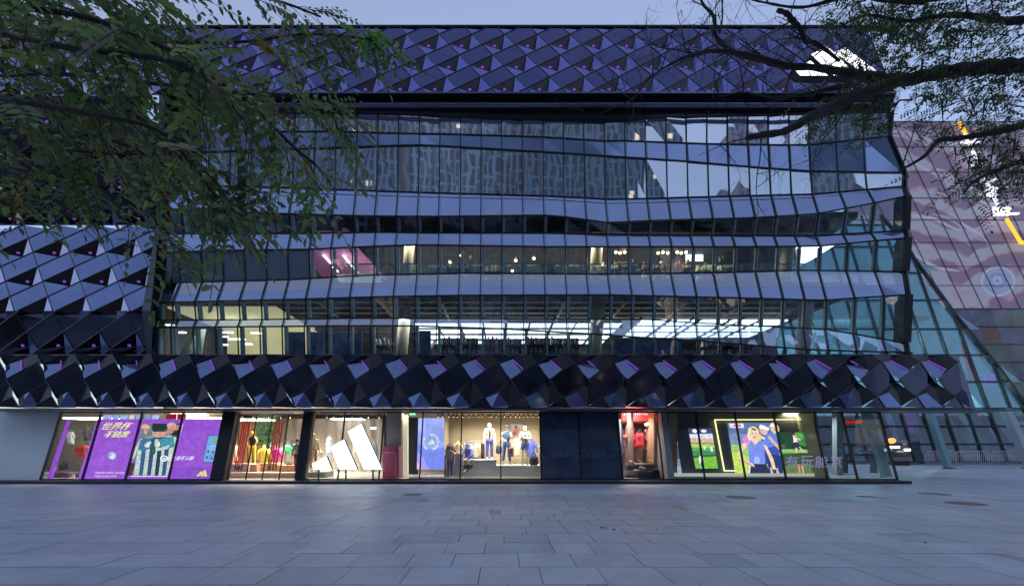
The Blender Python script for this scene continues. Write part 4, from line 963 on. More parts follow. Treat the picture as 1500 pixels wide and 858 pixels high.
m.build('light_line', ye, label='yellow glowing light line framing the wide screen', cat='light strip')
green=L(120,170,60)
o,f,n=framed('tall_screen',[S(1019,686),S(1052,685.5),S(1042,627),S(1008,627)],[(L(95,105,120),),(L(120,185,60),[(0,0),(1,0),(1,.3),(0,.33)]),(L(60,140,80),[(0,.33),(1,.3),(1,.42),(0,.46)]),(L(70,75,85),[(0,.26),(1,.30),(1,.34),(0,.32)]),(L(165,205,90),[(0,.52),(1,.48),(1,.6),(0,.62)]),(L(90,160,90),[(0,.44),(1,.42),(1,.5),(0,.52)]),(L(215,175,155),[(0,.64),(1,.62),(1,.74),(0,.76)]),(L(215,220,235),[(0,.76),(1,.74),(1,.86),(0,.85)]),(L(60,70,110),[(0,.87),(1,.88),(1,1),(0,1)]),(L(230,235,240),ell(.3,.2,.09,.12)),(L(80,90,160),ell(.32,.1,.07,.08)),(L(245,240,235),ell(.25,.93,.1,.05)),(L(240,240,240),ell(.65,.93,.12,.04)),(L(245,245,240),ell(.55,.52,.05,.07)),(L(200,90,70),ell(.55,.58,.03,.03)),(L(240,240,235),ell(.85,.47,.05,.07))],scr_m,'tall narrow screen of a bright green sports field, left of the yellow light line','screen')
skin=L(240,205,175); hairc=L(235,215,150); bl=L(120,140,225)
o,f,n=framed('wide_screen',[S(1077,695),S(1149,695),S(1137,619),S(1065,619)],
 [(L(120,140,175),),(L(95,115,160),[(0,.8),(1,.78),(1,1),(0,1)]),(L(225,220,235),[(.05,.9),(.33,.9),(.33,.99),(.03,.99)]),(L(205,120,150),[(.12,.92),(.28,.92),(.27,.97),(.12,.97)]),(L(150,200,110),[(0,0),(1,0),(1,.5),(0,.58)]),(L(190,215,90),[(0,0),(.45,0),(.5,.3),(0,.45)]),(L(215,130,205),ell(.36,.66,.10,.10)),
 (L(60,80,170),[(.62,.2),(.92,.2),(1,.55),(.98,.8),(.66,.78),(.6,.5)]),(L(100,130,225),[(.66,.5),(.98,.55),(1,.78),(.7,.8)]),(L(40,55,110),[(.70,.0),(.98,.0),(1,.36),(.68,.4)]),(L(225,185,160),ell(.72,.86,.08,.10)),(L(240,240,250),[(.63,.9),(.82,.84),(.84,.9),(.66,.97)]),(L(225,190,160),ell(.95,.88,.09,.10)),(L(245,235,230),[(.84,.92),(1,.93),(1,.99),(.9,1)]),(L(215,180,150),[(.78,.7),(.98,.45),(1,.52),(.82,.75)]),
 (L(40,45,75),[(.28,0),(.72,0),(.66,.22),(.34,.22)]),(L(235,235,250),[(.26,0),(.29,0),(.36,.22),(.33,.22)]),
 (bl,[(.32,.2),(.64,.2),(.66,.42),(.70,.6),(.62,.68),(.5,.56),(.42,.66),(.35,.55)]),(L(165,180,240),[(.42,.22),(.52,.2),(.55,.32),(.45,.34)]),(skin,[(.42,.66),(.5,.56),(.62,.68),(.55,.74),(.46,.74)]),
 (skin,[(.34,.58),(.40,.66),(.30,.52),(.14,.34),(.12,.42),(.26,.60)]),(skin,[(.12,.34),(.4,.2),(.42,.14),(.14,.26),(.10,.36)]),(L(225,150,150),[(.12,.30),(.36,.2),(.36,.16),(.14,.25)]),(skin,[(.66,.58),(.72,.56),(.82,.3),(.84,.1),(.78,.1),(.74,.3)]),
 (hairc,ell(.50,.80,.115,.13,14,-.2)),(L(250,235,190),[(.42,.9),(.36,.72),(.40,.64),(.47,.7)]),(hairc,[(.56,.88),(.64,.74),(.62,.64),(.56,.68)]),(skin,ell(.50,.775,.075,.105)),(L(80,60,50),[(.47,.90),(.56,.87),(.545,.84),(.47,.87)]),(L(120,80,70),ell(.475,.79,.014,.01)),(L(120,80,70),ell(.535,.785,.014,.01)),(L(190,80,80),ell(.51,.72,.026,.012)),(L(220,175,150),[(.505,.78),(.52,.745),(.50,.742)]),
 (L(210,175,150),[(.72,0),(.77,0),(.76,.14),(.72,.14)]),(L(210,175,150),[(.84,0),(.89,0),(.88,.12),(.84,.12)]),(L(60,50,60),ell(.70,.7,.03,.03)),(L(250,220,120),[(.6,.7),(.7,.66),(.72,.7),(.62,.76)])],scr_m,'wide bright screen showing a blonde woman in a blue tank top','screen')
o,f,n=framed('park_screen',[S(1150,695,off+.05),S(1202,695,off+.05),S(1188,632,off+.05),S(1138,632,off+.05)],
 [(L(38,58,40),),(L(95,120,60),[(0,0),(1,0),(1,.26),(0,.2)]),(L(60,80,50),[(0,.2),(1,.26),(1,.45),(0,.48)]),(L(110,165,80),[(0,.48),(1,.50),(1,.58),(0,.60)]),(L(160,190,110),[(0,.52),(1,.53),(1,.56),(0,.57)]),(L(60,130,60),ell(.75,.82,.26,.17)),(L(95,160,75),ell(.6,.9,.14,.09)),(L(35,70,45),ell(.2,.8,.2,.2)),(L(90,100,80),ell(.1,.66,.1,.03)),
  (L(235,220,215),[(.42,.74),(.56,.74),(.54,.86),(.44,.88)]),(L(225,185,165),ell(.48,.92,.05,.05)),(L(90,40,45),ell(.47,.95,.055,.035)),(L(45,45,80),[(.42,.62),(.58,.62),(.56,.75),(.43,.75)]),(L(235,195,180),[(.44,.62),(.49,.62),(.46,.5),(.43,.5)]),(L(235,195,180),[(.54,.64),(.58,.64),(.70,.52),(.66,.51)]),(L(235,195,180),[(.56,.82),(.58,.86),(.64,.8),(.62,.78)]),(L(235,240,240),ell(.92,.72,.03,.04)),
  (L(225,150,130),[(.40,.02),(.44,.02),(.45,.24),(.41,.24)]),(L(225,150,130),[(.50,.02),(.54,.02),(.55,.24),(.50,.24)])],scr_m,'dark park screen with a running figure, right of the blonde woman','screen')
# lilac lettering on the glass
m=MB()
lt=mat('lilac_letters',(.42,.38,.55),.4,emit=(.35,.32,.5),es=.35)
for ch,a,b in (('有',1151,1172),('玩',1173,1193),('能',1194.5,1214),('京',1217,1235)):
    add_text(m,ch,bil(G(a,684.5,.05),G(b,684.5,.05),G(b-2,667,.05),G(a-2,667,.05)),0,(1,1,1),shear=.15,offset=.008)
m.build('window_lettering', lt, label='lilac Chinese lettering on the glass below the park screen', cat='lettering')
# corner bay: open glass room
m=MB(); m.box(P(1237,0,23).x,P(1266,0,23).x,23,23.1,P(0,621,23).z,P(0,614,23).z); o=m.build('red_sign_small', recess, label='small red lettered sign inside the glazed corner', cat='sign')
m=MB()
for k in range(8):
    x=1239+k*3.1; m.poly([P(x,620,22.98),P(x+1.9,620,22.98),P(x+1.9,615+(k%3)*.5,22.98),P(x,615+(k%3)*.5,22.98)],0,L(200,40,50))
if 1: m.build('sign_lettering',scr_m,o)
m=MB(); m.box(P(1226,0,21).x,P(1246,0,21).x-.35,21,21.3,.12,3.2); m.build('corner_column', mat('col_greygreen',(.35,.4,.4),.6), mall)
m=MB(); a=P(1270,600,20.5); b=P(1296,702,20.0); m.bar((a.x,20.6,3.2),(b.x,19.9,.12),.28,.28); m.build('slanted_column', mat('teal_steel',(.22,.36,.38),.4,.3), mall)
m=MB(); m.box(gx(1222),gx(1312),24,24.1,.12,3.2); m.build('corner_rear_wall', mat('corner_dark',(.06,.06,.09),.4,noise=.5,nscale=1.5), mall)
for i,(px,py,c,lab) in enumerate(((1251,664,(.5,.06,.25),'pink trainer on the shelf in the glazed corner'),(1258,664,(.75,.75,.75),'white trainer on the shelf in the glazed corner'),(1266,663,(.2,.3,.6),'blue trainer on the shelf in the glazed corner'))): shoe(px,py,22.6,c,lab,'trainers in the glazed corner',1.2)
m=MB(); m.box(P(1240,0,22.5).x,P(1286,0,22.5).x,22.5,22.9,P(0,667,22.5).z,P(0,664.5,22.5).z); 
for px in (1241,1284): m.box(P(px,0,22.5).x,P(px,0,22.5).x+.05,22.5,22.9,.12,P(0,667,22.5).z)
m.build('display_table',dark_metal,label='dark low display table in the glazed corner',cat='table')
# poster bay -----------------------------------------------------------
pur=art_mat('backlit_print',.95)
PO=-.10
def Q(x,y,e=0): return G(x,y,PO+e)
m=MB()
m.poly([Q(113,704),Q(308,704),Q(328,613.5),Q(143,613.5)],0,L(150,82,205)); m.poly([Q(68,703),Q(77,703),Q(104,614.5),Q(98,614.5)],0,L(140,70,190))
m.poly([Q(113,704),Q(308,704),Q(309,701),Q(114,701)],0,L(180,100,200))
m.poly([Q(250,684,.001),Q(310,684,.001),Q(307,701,.001),Q(247,701,.001)],0,L(135,75,195))
poster=m.build('window_poster', pur, label='large purple window poster with yellow lettering and a player seen from behind', cat='poster')
m=MB()
add_text(m,'世界杯',bil(Q(148,629.5,.004),Q(191,629.5,.004),Q(196,618,.004),Q(152,618,.004)),0,L(240,235,130),shear=.35,offset=.014)
add_text(m,'不缺席',bil(Q(151,640.5,.004),Q(188,640.5,.004),Q(192.5,630.5,.004),Q(156,630.5,.004)),0,L(235,240,120),shear=.35,offset=.014)
add_text(m,'世界杯赛场不缺席上场就现在',bil(Q(139,693.5,.004),Q(182,693.5,.004),Q(183,690.5,.004),Q(140,690.5,.004)),0,L(240,225,240),shear=.2)
add_text(m,'下场前上场尽全力不缺席',bil(Q(137,698.5,.004),Q(171,698.5,.004),Q(172,695.5,.004),Q(138,695.5,.004)),0,L(240,225,240),shear=.2)
add_text(m,'就上场不认输',bil(Q(244,673.5,.016),Q(283,673.5,.016),Q(285,667.5,.016),Q(246,667.5,.016)),0,L(250,245,250),shear=.3,offset=.01)
c=[Q(240.5+6*math.cos(a)*1.0,671+4.4*math.sin(a),.017) for a in [i*math.pi/8 for i in range(16)]]; c2=[Q(240.5+4*math.cos(a),671+2.8*math.sin(a),.018) for a in [i*math.pi/8 for i in range(16)]]; m.poly(c,0,L(245,245,250)); m.poly(c2,0,L(60,120,150)); m.poly([Q(238,672.5,.019),Q(243,672.5,.019),Q(243.5,670,.019),Q(238.5,670,.019)],0,L(240,245,250))
r=random.Random(8)
st=[]
for i in range(28):
    a=i*math.pi/14; rr=(6.8 if i%2 else 4.2)+r.uniform(-.6,.6); st.append(Q(164.5+rr*math.cos(a)*1.05,667+rr*math.sin(a),.004))
m.poly(st,0,L(185,215,235)); m.poly([Q(164+3.4*math.cos(a),667.5+3.2*math.sin(a),.005) for a in [i*math.pi/6 for i in range(12)]],0,L(225,240,245)); m.poly([Q(162+1.7*math.cos(a),666+1.7*math.sin(a),.006) for a in [i*math.pi/4 for i in range(8)]],0,L(120,190,160))
for pl_ in ([(288,695.5),(291.5,693),(293.5,696.5),(289,697)],[(291.5,692),(295.5,689.3),(298.5,697),(294.8,697)],[(296.8,690),(300.8,687.4),(303.4,697.4),(299.6,697.2)]): m.poly([Q(x,y,.004) for x,y in pl_],0,L(245,225,130))
m.build('poster_lettering', pur, poster)
# photograph of the player
m=MB()
def pp(e,col,pts): m.poly([Q(190+x/7.147,595+y/7.147,e) for x,y in pts],0,col)
pp(.004,L(120,130,130),[(10,730),(410,730),(555,178),(135,178)])
pp(.005,L(70,80,85),[(390,500),(470,500),(555,178),(440,178)])
pp(.005,L(85,40,60),[(0,590),(60,590),(20,720),(-20,720)])
tealc=L(60,120,150); wh=L(200,210,205)
pp(.006,wh,[(40,720),(90,420),(60,520),(20,560),(60,430),(110,340),(230,315),(330,320),(430,300),(500,330),(440,560),(405,720)])
for k,(x,c) in enumerate(((105,L(45,95,135)),(190,L(35,75,120)),(270,L(30,60,80)),(345,L(40,85,130)))):
    pp(.007,c,[(x-10,720),(x+30,720),(x+60,500),(x+75,330),(x+30,330),(x+15,500)])
pp(.008,tealc,[(110,350),(230,320),(220,430),(150,470),(90,450)]); pp(.008,L(70,150,170),[(300,330),(460,310),(470,420),(380,450),(300,400)]); pp(.009,wh,[(150,400),(215,360),(230,380),(170,440)]); pp(.009,wh,[(250,420),(330,430),(420,400),(400,440),(300,465)])
pp(.009,L(35,60,90),[(230,320),(390,315),(330,340),(270,340)]); pp(.010,L(45,90,60),ell(250,450,22,55)); pp(.011,L(235,240,235),ell(190,400,18,30)); pp(.011,L(235,240,235),ell(300,395,18,26))
pp(.010,L(215,165,145),[(235,250),(380,250),(375,318),(300,325),(240,318)])
pp(.011,L(35,55,55),[(240,178),(388,178),(395,225),(370,262),(245,265),(232,230)])
pp(.012,L(225,180,160),ell(165,215,45,30)); pp(.012,L(220,170,150),[(150,240),(190,240),(175,290),(150,285)]); pp(.013,L(130,80,70),[(130,235),(190,238),(188,246),(128,244)])
pp(.012,L(225,180,160),ell(440,200,50,32)); pp(.012,L(200,140,120),[(420,200),(550,195),(545,225),(430,285),(380,290),(390,265)]); pp(.013,L(240,240,240),[(-5,525),(40,500),(42,512),(0,540)])
pp(.012,L(40,35,40),[(455,260),(530,235),(520,290),(440,310)])
pp(.014,L(240,235,240),[(10,725),(412,725),(414,734),(8,734)])
pp(.014,L(240,235,240),[(408,734),(415,730),(560,178),(555,178)])
m.build('player_photo', art_mat('photo_print',.9,16,.55,1.35), poster)
m=MB()
m.poly([G(296,677,.01),G(317,677,.01),G(325,637,.01),G(305,637,.01)],0,L(40,50,110)); m.poly([G(297,676.2,.012),G(316.3,676.2,.012),G(324,637.8,.012),G(305.7,637.8,.012)],0,L(110,160,215))
for a in ((309,642,320,646),(306,652,318,654),(305,656,313,658)): m.poly([G(a[0],a[3],.014),G(a[2]-1,a[3],.014),G(a[2],a[1],.014),G(a[0]+1,a[1],.014)],0,L(110,170,120) if a[1]<650 else L(130,190,225))
for (x,y) in ((305,661),(312,662),(303,669),(310,671)): m.poly([G(x+1.6*math.cos(t),y+2*math.sin(t),.014) for t in [i*math.pi/4 for i in range(8)]],0,L(60,70,120))
m.build('notice_sheet', pur, label='small light blue notice sheet on the right of the purple poster', cat='notice')
# goods behind the poster window
garment('hanging_jersey',120,652,672,26,20.3,(.62,.07,.03),'orange-red jersey hanging low in the left window beside the purple strip',trim=(.5,.05,.03))
garment('hanging_jersey',141,655,676,18,21.0,(.35,.02,.04),'dark red jersey half hidden by the edge of the purple poster')
garment('hanging_garment',331,655,676,14,21.5,(.18,.07,.16),'plum coloured top hanging just behind the dark pillar')
bag(95,688,676,20.2,14,(.03,.03,.04),'black cap and bag pile below the orange-red jersey')
bag(92,699,687,19.2,24,(.12,.05,.10),'dark patterned bag on the floor at the left window corner')
bag(118,700,690,19.5,14,(.35,.14,.1),'reddish brown shoe bag on the floor of the left window')
m=MB(); 
for (a,b,c) in ((150,163,L(150,175,225)),(164,173,L(140,165,220)),(175,186,L(165,185,230)),(188,196,L(200,205,190)),(198,208,L(150,175,225)),(211,220,L(120,140,200)),(222,232,L(170,190,235))): m.poly([P(a,613.8,19.5),P(b,613.8,19.5),P(b+2,607.5,19.5),P(a+2,607.5,19.5)],0,c)
for (a,b) in ((243,258),(259,272)): m.poly([P(a,613.8,19.6),P(b,613.8,19.6),P(b+1,606,19.6),P(a+1,606,19.6)],0,L(130,25,35))
m.build('hanging_banner', pur, label='row of pale blue and red pennants hung above the purple poster', cat='banner')
# entrance goods
G2='mannequins in the entrance'
mq(370,680,630,20.5,'yellow mannequin in a short yellow skirt standing behind the doors',skin=(.75,.62,.12),top=(.03,.03,.03),sleeves='none',bottom=(.65,.55,.05),legs='short',shoes=(.6,.5,.3),group=G2,pose=dict(eL=(-.27,-.05,1.2),wL=(-.17,-.1,1.0),eR=(.27,-.05,1.2),wR=(.17,-.1,1.0)))
bust(387,680,651,20.9,(.62,.55,.08),'yellow jacket on a torso form in the middle of the entrance')
bust(404,676,652,21.0,(.4,.03,.3),'magenta jacket on a torso form behind the right red handles')
garment('hanging_jacket',421,652,664,14,21.6,(.03,.32,.12),'green jacket hanging behind the right entrance door')
mq(436,694,641,19.9,'mannequin in a white patterned top and dark red leggings beside the right pillar',top=(.5,.48,.42),bottom=(.25,.04,.06),shoes=(.1,.08,.1),hair=(.05,.04,.04),group=G2)
mq(459,690,633,20.3,'mannequin in a beige hooded coat with a black backpack left of the big emblem',top=(.62,.48,.3),bottom=(.4,.3,.2),shoes=(.4,.4,.4),hat=(.65,.5,.33),vest=(.03,.03,.03),group=G2,rot=.9)
bag(468,668,656,21.2,10,(.5,.42,.36),'pale pink bundle bag right of the beige coated mannequin')
m=MB(); m.box(P(452,0,20).x,P(478,0,20).x,19.8,20.9,.12,P(0,691,19.8).z); m.build('display_block',concrete,label='grey low block under the beige coated mannequin',cat='display block')
bag(424,684,675,20.5,10,(.03,.03,.03),'black duffel bag lying on the reddish block behind the doors')
m=MB(); m.poly([P(426,655,23),P(434,655,23),P(434,645,23),P(426,645,23)],0,L(70,80,120)); m.poly([P(427.5,653,22.99),P(432.5,653,22.99),P(431,648,22.99),P(429,648,22.99)],0,L(150,120,150)); m.build('wall_picture', pr_m, label='small blue square picture on the pleated wall', cat='picture')
# shop lights
W_=(1,.84,.62)
area_lamp('lamp_poster_bay',(gx(180),21.2,3.2),5,2.5,600,(1,.9,.78)); area_lamp('lamp_entrance',(gx(380),21.5,3.2),3,2.5,560,W_); area_lamp('lamp_logo_bay',(gx(500),22,3.2),3,3,110,W_)
area_lamp('lamp_display',(P(735,0,20.2).x,19.9,2.95),4,.7,190,W_,(R(16),0,0)); area_lamp('lamp_passage',(gx(630),21.2,3.2),1,1,70,W_)
area_lamp('lamp_red_bay',(gx(940),20.2,3.1),1.2,1,200,(1,.8,.7)); area_lamp('lamp_screen_bay',(gx(1110),19.6,3.1),6,.4,90,(1,.95,.75)); area_lamp('lamp_side',(gx(1200),19.8,3.1),.6,.6,60,(1,.9,.6)); area_lamp('lamp_corner',(gx(1270),21.5,3.1),1,1,40,(.8,.9,1))
area_lamp('lamp_wing_stair',(gx(590)*1.1,20.1,3.0),.6,.6,20,W_)
# mullion, handle and lower rail of the tinted bay
m=MB(); m.bar(GS(852.4,0,.02),GS(852.4,1,.02),.05,.05); m.bar(GS(793,.99,.02),GS(912.4,.99,.02),.06,.05); m.bar(GS(793,.01,.02),GS(912.4,.01,.02),.05,.05); m.build('tinted_frame', fr_m, mall)
# more goods in the narrow bay, entrance and the windows
for i,(px,y,c,lab) in enumerate(((917,640,(.7,.05,.05),'small red ball hanging among the cords of the narrow bay'),(922,628,(.85,.85,.85),'white ball near the top of the cords in the narrow bay'),(948,622,(.8,.8,.82),'white ball on top of the wall shelves in the narrow bay'),(954,651,(.85,.5,.1),'orange ball on the right of the wall shelves'))):
    m=MB(); p=P(px,y,20.6); m.ball(p,.12,0,c,12); m.tube([p+Vector((0,0,.1)),p+Vector((0,0,.5))],.008,5,0,(.1,.1,.1)); m.build('ball',vc,label=lab,cat='ball')
for i,(px,y0,y1,w_,D,c,lab) in enumerate(((338,655,678,9,21.2,(.5,.12,.1),'rust red top hanging at the far left of the entrance'),(345,652,674,8,21.4,(.7,.55,.4),'beige top hanging second from the left in the entrance'),(396,655,675,10,21.3,(.06,.06,.07),'black jacket hanging between the yellow and magenta forms'),(412,656,676,9,21.5,(.5,.12,.18),'crimson top hanging between the magenta form and the green jacket'),(482,640,668,12,22.5,(.25,.3,.5),'blue-grey coat hanging behind the large emblem, left'),(548,648,690,14,21.5,(.18,.2,.4),'dark blue coat hanging behind the right end of the large emblem'),(520,640,668,10,22.5,(.5,.45,.4),'tan coat hanging deep behind the large emblem'),(155-52,632,650,12,22,(.7,.7,.7),'white top hanging high in the left window'),(127,628,645,12,22.4,(.08,.08,.08),'black top hanging high in the left window'),(620+38,690,700,6,20.4,(.3,.2,.2),'dark cloth at the foot of the narrow plinth'))):
    garment('hanging_garment',px,y0,y1,w_,D,c,lab,group='clothes hung about the shop')
m=MB()
for k in range(15):
    for y in (667,):
        c=G(797+k*8,y,.012); m.poly([c+Vector((.02*math.cos(a),0,.02*math.sin(a))) for a in [i*math.pi/3 for i in range(6)]])
m.build('safety_dots', mat('dot_white',(.6,.65,.75),.5), mall)
bust(697,669,648,20.6,(.55,.5,.42),'pale shirt on a torso form behind the seated figure')
mq(659,700,652,19.15,'short mannequin in a pinkish patterned coat in front of the lavender screen',top=(.5,.36,.34),bottom=(.12,.1,.2),shoes=(.1,.1,.1),hair=(.1,.08,.07),group=G1,rot=.3)
garment('long_coat',757,641,672,15,20.8,(.6,.52,.38),'long cream coat hanging between the two standing figures')
garment('wrapped_shirt',748,655,668,15,19.75,(.12,.08,.14),'dark checked shirt at the waist of the mannequin with the cap',sleeves=False)
# ---------------------------------------------------------------- the glazed hall and the mural block on the right
hall=empty('glass_hall',(22,33,0),'leaning teal glass hall with a diagonal roof edge, right of the mall','building')
hb=Vector((0,33.0,0)); ht_D=39.5; zt=20.0; hup=Vector((0,ht_D-33.0,zt)).normalized(); hn=Vector((1,0,0)).cross(hup).normalized()
if hn.y>0: hn=-hn
def HP(x,y,off=0): return on_plane(x,y,hb+hn*off,hn)
# outline: left hidden behind the mall, diagonal right edge
gm=MB()
edge=[(1290,316),(1323,352),(1340,380),(1400,462),(1460,535),(1500,590),(1560,670)]
def edge_y(x): 
    return poly_y(edge,x)
rowsy=[598,559,520,482,440,400,362]
# grid lines in plane coordinates: verticals at constant X, rows at constant y
xs=[k*1.72+20.5 for k in range(30)]
def Hx(X,y):     # plane point with world X on photo row y
    p=HP(CX,y); 
    return Vector((X,p.y,p.z))
def clip_top(X):
    # find y (photo) where the vertical at X meets the diagonal edge
    lo,hi=200,690
    for _ in range(40):
        mid=(lo+hi)/2; p=Hx(X,mid); px=CX+p.x/p.y*F
        if mid<edge_y(px): lo=mid
        else: hi=mid
    return hi
g=MB(); mu=MB(); rr=random.Random(9)
ytops=[clip_top(X) for X in xs]
ybase=676
allrows=[ybase,650,624,598,559,520,482,440,400,362,330]
for i in range(len(xs)-1):
    for a,b in zip(allrows,allrows[1:]):
        ya,yb=a,b
        tl,tr=max(yb,ytops[i]),max(yb,ytops[i+1])
        if tl>=ya and tr>=ya: continue
        tl=min(tl,ya); tr=min(tr,ya)
        q=[Hx(xs[i],ya),Hx(xs[i+1],ya),Hx(xs[i+1],tr),Hx(xs[i],tl)]
        if (q[2]-q[1]).length<.01 and (q[3]-q[0]).length<.01: continue
        q=[v for k,v in enumerate(q) if k==0 or (v-q[k-1]).length>.01]
        if len(q)<3: continue
        q=jit(q,.015,rr); low = b>=598-.5
        g.poly(q,1 if low else 0)
hall_glass=glass_mat('hall_glass',(.62,.90,.93),.30,wav=.03,gcol=(.55,.85,.88),wscale=.4)
low_glass=glass_mat('hall_low_glass',(.45,.55,.65),.10,wav=.02)
go=g.build('glass_facade',[hall_glass,low_glass],hall)
for i,X in enumerate(xs):
    if ytops[i]<ybase: mu.bar(Hx(X,ybase)+hn*.05,Hx(X,ytops[i])+hn*.05,.10,.16)
for y in allrows:
    # row line from left to diagonal edge
    lo,hi=10.0,70.0
    for _ in range(40):
        mid=(lo+hi)/2; p=Hx(mid,y); px=CX+p.x/p.y*F
        if y>edge_y(px): lo=mid
        else: hi=mid
    if lo>xs[0]: mu.bar(Hx(xs[0],y)+hn*.06,Hx(min(lo,xs[-1]),y)+hn*.06,.09,.14)
for (a,b) in zip(edge,edge[1:]): mu.bar(HP(*a,.08),HP(*b,.08),.16,.25)
mu.build('mullion_grid',mat('hall_mullion',(.03,.035,.045),.4),go)
# structure and added fill light behind the glass
m=MB(); bw=[P(x,y+14,43.8) for x,y in edge]; m.poly([Vector((19,43.8,0))]+[Vector((bw[-1].x,43.8,0))]+bw[::-1]+[Vector((19,43.8,bw[0].z))]); m.build('rear_wall',mat('hall_back',(.34,.52,.56),.7,noise=.4,nscale=.25),hall)
m=MB()
for z in (3.6,8.2,12.8): m.box(19,{3.6:46,8.2:41.5,12.8:38.5}[z],37 if z<4 else 40,43.5,z,z+.35)
m.build('gallery_slab',mat('gallery_teal',(.08,.13,.15),.7),hall)
for (x0,x1,w_,D,dy) in ((1437,1470,.8,34.4,2.8),(1404,1432,.25,35.5,2.8),(1472,1512,.9,36,3)):
    m=MB(); a=P(x1,690,D); b=P(x0,598,D); k=1.9; e=a+(b-a)*k; a.z=0; e.y+=dy; m.bar(a,e,w_,w_*.7); m.build('leaning_column',mat('teal_column',(.22,.42,.44),.5),hall)
m=MB(); a=P(1400,430,39); m.bar(P(1446,640,37),P(1411,500,40),.3,.3); m.build('red_mast',mat('red_paint',(.35,.03,.04),.5),hall)
m=MB(); m.box(21,50,35.5,35.6,1.1,1.3); m.build('inner_rail',mull_in,hall)
for (x,y,w_,c,n_) in ((1432,600,9,(.04,.12,.8),'blue'),(1452,555,8,(.3,.1,.5),'violet')):
    m=MB(); p=P(x,y,39.5); m.box(p.x-w_/F*39,p.x+w_/F*39,39.5,39.6,p.z-.5,p.z+.5); m.build('interior_screen',mat('glow_'+n_,c,.5,emit=c,es=.35),hall)
for (lx,ly,lz,le) in ((24,39,7,420),(31,39,6.5,420),(38,39,5.5,350),(24,39.5,11.5,420),(31,39.5,11,350)):
    l=bpy.data.lights.new('hall_fill','POINT'); l.energy=le; l.color=(.7,.95,1); l.shadow_soft_size=.25; o=bpy.data.objects.new('hall_fill',l); COL.objects.link(o); o.location=(lx,ly,lz)  # unseen fill points added to brighten the teal hall
# leaning columns outside, under the canopy
def lean_col(x0,y0,x1,y1,D0,D1,w_,lab,mm):
    m=MB(); a=P(x0,y0,D0); b=P(x1,y1,D1); b.z=0
    m.bar(b,a,w_,w_); o=m.build('leaning_post',mm,label=lab,cat='column',group='leaning posts before the glass hall')
    q=MB(); q.box(b.x-w_*.8,b.x+w_*.8,b.y-w_*.8,b.y+w_*.8,0,.04); q.build('foot_plate',dark_metal,o); return o
teal_s=mat('teal_post',(.18,.32,.36),.35,.4); pale_s=mat('pale_post',(.38,.45,.50),.4,.3)
lean_col(1361,602,1390,686,30.5,28.9,.32,'teal leaning steel post in front of the crowd barrier',teal_s)
lean_col(1342,604,1352,679,34.5,35.9,.22,'slim pale leaning post left of the crowd barrier',pale_s)
lean_col(1473,600,1512,676,30.5,28.9,.42,'broad pale leaning post at the right edge of the photo',pale_s)
# glass hall kiosk / slatted pier next to the shop corner
m=MB(); q=[P(1330,679,34.5),P(1347,679,34.5),P(1325,606,36),P(1305,606,36)]
q[0].z=q[1].z=0
bk=[p+Vector((0,.6,0)) for p in q]; m.poly(q); m.poly([q[0],q[3],bk[3],bk[0]]); m.poly([q[1],bk[1],bk[2],q[2]])
o=m.build('slatted_pier',mat('blue_grey_cladding',(.20,.27,.36),.5,noise=.1),label='blue-grey clad leaning pier beside the shop corner',cat='pier')
t=MB()
for f_ in (.33,.66): t.bar(q[0]*(1-f_)+q[1]*f_+Vector((0,-.02,0)),q[3]*(1-f_)+q[2]*f_+Vector((0,-.02,0)),.04,.04)
for f_ in (.15,.3,.45,.6,.75,.9): t.bar(q[0]*(1-f_)+q[3]*f_+Vector((0,-.02,0)),q[1]*(1-f_)+q[2]*f_+Vector((0,-.02,0)),.02,.03)
t.build('cladding_joint',pale_s,o)
# cafe seen beyond the corner
caf=MB(); caf.box(P(1270,0,40).x,P(1330,0,40).x,40,40.3,0,5.0); caf.build('cafe_wall',mat('cafe_dark',(.05,.045,.05),.6,noise=.5,nscale=1),hall)
m=MB(); p=P(1306,645,33); m.ball(p,.26,0,n=14,sz=.8); m.tube([p+Vector((0,0,.2)),p+Vector((0,0,1.6))],.012,5,1); m.build('globe_lamp',[mat('orange_lamp',(.8,.4,.1),.5,emit=(1,.5,.1),es=1.0),dark_metal],label='orange globe lamp hanging in the cafe beyond the corner',cat='lamp')
m=MB(); p=P(1324,648,33.5); m.ball(p,.24,0,n=14,sz=.8); m.tube([p+Vector((0,0,.2)),p+Vector((0,0,1.6))],.012,5,1); m.build('globe_lamp',[mat('dim_globe',(.4,.33,.3),.5),dark_metal],label='unlit pale globe lamp right of the orange one',cat='lamp')
m=MB(); a=P(1303,656,33); b=P(1318,653,33); m.box(a.x,b.x,33,33.1,a.z,b.z,0); m.box(P(1326,0,33).x,P(1334,0,33).x,33,33.1,P(0,660,33).z,P(0,657,33).z,0); m.build('cafe_counter_light',lamp_white,hall)
m=MB(); m.box(P(1303,0,33.6).x,P(1326,0,33.6).x,33.2,33.9,0,1.0); m.build('cafe_counter',mat('cafe_brown',(.10,.07,.05),.6),label='dark brown cafe counter under the orange lamp',cat='counter')
m=MB(); m.box(P(1327,0,37).x,P(1340,0,37).x,37,37.1,2.5,4.2); m.build('violet_screen',mat('violet_glow',(.2,.05,.3),.5,emit=(.3,.08,.5),es=.3),label='dim violet screen high beyond the slatted pier',cat='screen')
